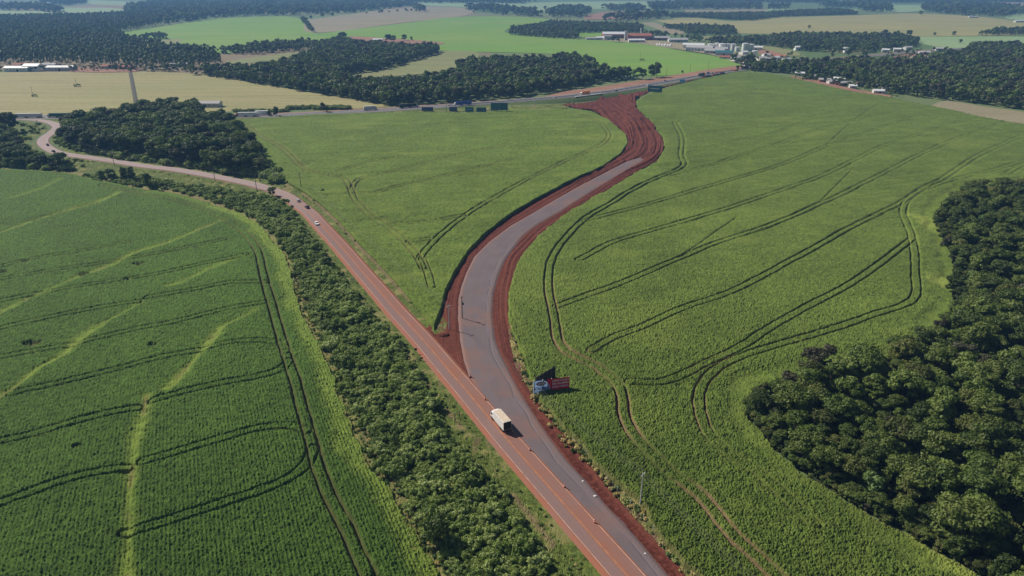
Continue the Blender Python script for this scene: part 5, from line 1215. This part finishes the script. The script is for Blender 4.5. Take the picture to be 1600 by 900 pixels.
# ------------------------------------------------------------------ buildings
def building(u, v, w, d, h, label, wall='offwhite', roof='roof_grey', rz=0.0, style='gable', name='building', cat='building', nwin=5):
    x, y = g(u, v); e = empty(name, (x, y + d / 2, 0), rz); tag(e, label, cat)
    if style == 'gable':
        rh = h + min(w, d) * .18
        MB().prism([(-d / 2, -.3), (d / 2, -.3), (d / 2, h), (0, rh - .1), (-d / 2, h)], -w / 2, w / 2).build('wall', wall, e)
        MB().prism([(-d / 2 - .6, h - .1), (0, rh), (d / 2 + .6, h - .1), (d / 2 + .6, h + .15), (0, rh + .28), (-d / 2 - .6, h + .15)], -w / 2 - .5, w / 2 + .5).build('roof', roof, e)
    else:
        MB().box(-w / 2, w / 2, -d / 2, d / 2, -.3, h).build('wall', wall, e); MB().box(-w / 2 - .2, w / 2 + .2, -d / 2 - .2, d / 2 + .2, h + .01, h + .35).build('roof', roof, e)
    st = w / (nwin + 1)
    for k in range(nwin):
        cx = -w / 2 + st * (k + 1); ww = min(1.6, st * .35)
        if k == nwin // 2: MB().box(cx - ww, cx + ww, -d / 2 - .06, -d / 2 - .01, 0, min(h * .75, 3.4)).build('door', 'dark', e)
        else:
            f = MB().box(cx - ww / 2 - .1, cx + ww / 2 + .1, -d / 2 - .05, -d / 2 - .01, h * .42, h * .75).build('window', 'white', e); MB().box(cx - ww / 2, cx + ww / 2, -d / 2 - .08, -d / 2 - .055, h * .45, h * .72).build('pane', 'glass', f)
    return e
B = building
B(960, 60, 52, 24, 9, 'long factory hall with brick walls and white roof', 'brick', 'roof_white', nwin=8)
B(951, 62.5, 20, 16, 8, 'grey block in front of the factory hall', 'concrete', 'roof_grey', style='flat')
B(939, 62, 18, 12, 4, 'low white roofed shed left of the factory', 'offwhite', 'roof_white')
B(1000, 63, 52, 26, 9, 'red brick factory building beside the white chimney', 'brick', 'roof_red', nwin=8)
B(978, 63, 6, 6, 19, 'narrow grey tower between the two factory halls', 'concrete', 'roof_grey', style='flat', nwin=1)
B(995, 66.5, 34, 12, 5, 'low white sheet roofed shed in front of the brick building', 'concrete', 'roof_white')
B(1030, 63, 46, 16, 5, 'long brown grey shed right of the brick factory', 'brick', 'roof_grey')
B(1060, 66, 40, 16, 5, 'long low shed behind the white domes', 'concrete', 'roof_grey')
B(925, 62, 26, 10, 3, 'low dark shed at the left end of the factory yard', 'concrete', 'roof_grey')
B(1095, 80, 48, 20, 6, 'long warehouse with pinkish roof beside the green field', 'white', 'roof_grey', -.35, nwin=7)
B(1085, 75.5, 40, 16, 6, 'pale roofed warehouse behind the long one', 'white', 'roof_white', -.3)
B(1118, 84, 34, 18, 5, 'dark roofed shed between warehouses and tanks', 'concrete', 'roof_grey', -.3)
B(1133, 87, 30, 16, 5, 'dull green roofed shed below the tanks', 'concrete', 'teal', -.3)
B(1122, 80.5, 36, 14, 5, 'flat grey shed in front of the tank row', 'offwhite', 'roof_grey', -.2)
B(1134, 92, 18, 10, 3, 'low pink wall building at the field edge', 'offwhite', 'roof_red', -.3)
B(1154, 96, 18, 12, 6, 'white house below the tanks beside the dark tree', 'white', 'roof_grey', .2)
B(1163, 86, 14, 10, 5, 'small white house between tanks and trees', 'white', 'roof_white', .5)
B(1172, 93, 16, 10, 5, 'grey roofed house at the end of the highway bank', 'offwhite', 'roof_grey', -.2)
B(1182, 78.5, 24, 12, 5, 'light roofed hall right of the white tanks', 'white', 'roof_white', -.2)
B(1174, 103, 22, 10, 4.5, 'pinkish house beside the highway end', 'offwhite', 'roof_red', .1)
B(1192, 95, 14, 10, 4.5, 'pale house among trees in the town', 'white', 'roof_grey', .3)
B(1204, 97, 12, 9, 4.5, 'small pale house in the town centre', 'offwhite', 'roof_grey', -.4)
B(1213, 95, 16, 10, 5, 'house with bright pink gable roof', 'offwhite', 'roof_white', .9)
B(1222, 93, 20, 12, 5, 'long pink roofed house at the right town end', 'offwhite', 'roof_red', -.9)
B(1230, 97, 12, 9, 4.5, 'small grey house at the right town end', 'white', 'roof_grey', .3)
B(1198, 90, 12, 9, 4.5, 'white house behind the town trees', 'white', 'roof_grey', .1)
B(25, 112, 34, 12, 5, 'long white shed at the left edge behind the wheat', 'white', 'roof_white', nwin=6)
B(48, 111.5, 22, 16, 7, 'white hall right of the long shed at the left edge', 'white', 'roof_white')
B(35, 107, 30, 12, 5, 'pink roofed shed behind the left white sheds', 'offwhite', 'roof_red')
B(93, 111, 38, 11, 5, 'long low shed with white roof behind the wheat', 'offwhite', 'roof_white', nwin=7)
B(76, 106.5, 20, 10, 5, 'small grey roofed shed behind the long low one', 'offwhite', 'roof_grey')
B(172, 108, 26, 10, 4, 'low red roofed farm building in the left trees', 'offwhite', 'roof_red')
B(196, 109, 18, 9, 4, 'small reddish barn near the farm track', 'brick', 'roof_red')
B(282, 105, 30, 12, 5, 'pale blue roofed barn in the left woods', 'offwhite', 'roof_grey')
B(590, 66, 20, 12, 5, 'white roofed farmhouse on the long green field', 'white', 'roof_white', name='house', cat='house')
B(560, 66, 22, 10, 4, 'dark shed left of the white farmhouse', 'wood', 'roof_red')
B(60, 11, 90, 40, 14, 'large white hall in the haze at upper left', 'white', 'roof_white')
B(1249, 79, 15, 10, 6, 'white roofed house in the trees right of the town', 'white', 'roof_white', name='house', cat='house')
B(1323, 83, 8, 8, 9, 'small white tower beside the meadow', 'white', 'roof_white', style='flat', nwin=1)
B(320, 168, 30, 10, 4, 'blue grey roofed barn behind the bend wood', 'offwhite', 'roof_grey')
hs = [(1251, 118.5, 12, 'roof_white', 'small white roofed house, first of the row below the right wood'), (1272, 123, 10, 'roof_grey', 'small grey house second in the row'), (1290, 129, 14, 'roof_grey', 'low brown shack third in the row'),
      (1302, 132, 12, 'roof_red', 'red roofed shack right of the low brown one'), (1313, 127, 14, 'roof_white', 'white roofed house set back in the row'), (1320, 134, 20, 'roof_grey', 'long blue grey roofed house in the middle of the row'),
      (1334, 139, 8, 'roof_white', 'narrow pale house at the corn edge'), (1347, 135, 14, 'roof_red', 'house with orange roof in the row'), (1375, 139, 15, 'roof_white', 'bright white roofed house near the end of the row'), (1385, 142, 12, 'roof_grey', 'grey roofed house last in the row'), (1376, 147, 14, 'roof_white', 'white walled house lowest in the row')]
for i, (u, v, w, rf, lab) in enumerate(hs): B(u, v, w, 8, 3.4, lab, ('concrete', 'offwhite', 'brick')[i % 3], rf if i not in (3, 8) else 'roof_grey', (-.4, .3, -.2, .1)[i % 4], name='house', cat='house', nwin=3)
for i, (u, v, w, rf, lab) in enumerate([(1405, 81, 16, 'roof_white', 'pale house beside the highway above the red clearing'), (1420, 78, 14, 'roof_grey', 'grey house among yards right of the highway'), (1446, 86, 18, 'roof_grey', 'grey roofed shed right of the red clearing'), (1455, 94, 16, 'roof_white', 'white roofed shed at the foot of the red clearing'), (1470, 80, 14, 'roof_grey', 'small house at the dry clearing'), (1432, 95, 12, 'roof_white', 'small pink walled house on the red clearing'), (1385, 82, 12, 'roof_white', 'small white house beside the highway'), (1595, 35, 40, 'roof_white', 'hazy white halls at the far right edge'), (1522, 28, 30, 'roof_grey', 'hazy farm buildings near the right horizon'), (1575, 72, 22, 'roof_red', 'reddish barn at the right edge above the wood')]):
    B(u, v, w, 10, 4.5, lab, 'offwhite', rf, (-.3, .2)[i % 2], nwin=3)
def tank(u, v, r, h, label, cone=True):
    x, y = g(u, v); e = empty('storage_tank', (x, y, 0)); tag(e, label, 'storage tank')
    MB().lathe([(r, -.3), (r, h)], 28).build('shell', 'white', e); MB().lathe([(r * 1.03, h + .01), (r * 1.03, h + .25), (r * .3, h + (.9 if cone else .4))], 28).build('roof', 'roof_white', e)
    MB().box(-.3, .3, -r - .35, -r - .05, 0, h).build('ladder', 'steel', e)
    for k in (.33, .66): MB().lathe([(r + .01, h * k), (r + .08, h * k + .05), (r + .08, h * k + .2), (r + .01, h * k + .25)], 28).build('ring', 'offwhite', e)
for u, v, r, h, lab in [(1110.5, 78, 6.3, 10.5, 'white storage tank at the left end of the tank row'), (1119.5, 78, 4.4, 12, 'slim white tank second from the left in the tank row'), (1128, 79, 6.4, 12, 'broad white tank in the middle of the tank row'), (1137, 79, 4.6, 11.5, 'white tank right of the broad middle one'), (1145, 78.5, 5.2, 11, 'white tank at the right end of the tank row'), (1151.5, 80.5, 4.2, 7.5, 'small low white tank right of the tank row'),
                         (1163.5, 79.5, 6, 13, 'tall white tank, left of the separate pair'), (1172.5, 79.5, 5.6, 11.5, 'white tank, right of the separate pair'), (1178.5, 88, 4.6, 9, 'white tank standing in front near the trees')]:
    tank(u, v, r, h, lab)
e = empty('chimney', (*g(1001, 58), 0)); tag(e, 'white factory chimney above the brick hall', 'chimney'); MB().tube((0, 0, 0), (0, 0, 19), 1.7, 1.4, 16).build('stack', 'white', e); MB().tube((0, 0, 18.6), (0, 0, 19.3), 1.7, n=16).build('rim', 'offwhite', e)
for i in range(6):
    x, y = g(1027 + i * 4.2, 71 + .3 * i); V, F = ico(2); V[:, 2] = np.maximum(V[:, 2], -.05); V = V * np.array([3, 3.2, 4.0 + (i % 2)])
    tag(link(bpy.data.objects.new('dome_tent', mesh_np('dome_tent', V, F, [M['white']], smooth=True))), 'white dome shaped storage bag in the row beside the factory yard', 'storage dome', 'white domes in the factory yard').location = (x, y, 0)

for u, v, k, lab in [(834, 626, 1.0, 'straw coloured grass clump at the left foot of the blue and red billboard'), (848, 620, .8, 'round straw coloured clump under the middle of the billboard')]:
    o = link(bpy.data.objects.new('grass_clump', crown_mesh('straw_clump', int(u), 1.4, 2.0, 0, 10, 900, .15, M['leaf_straw'], .8, .7))); o.location = (*g(u, v), .2); o.scale = (k, k, k); tag(o, lab, 'grass clump')
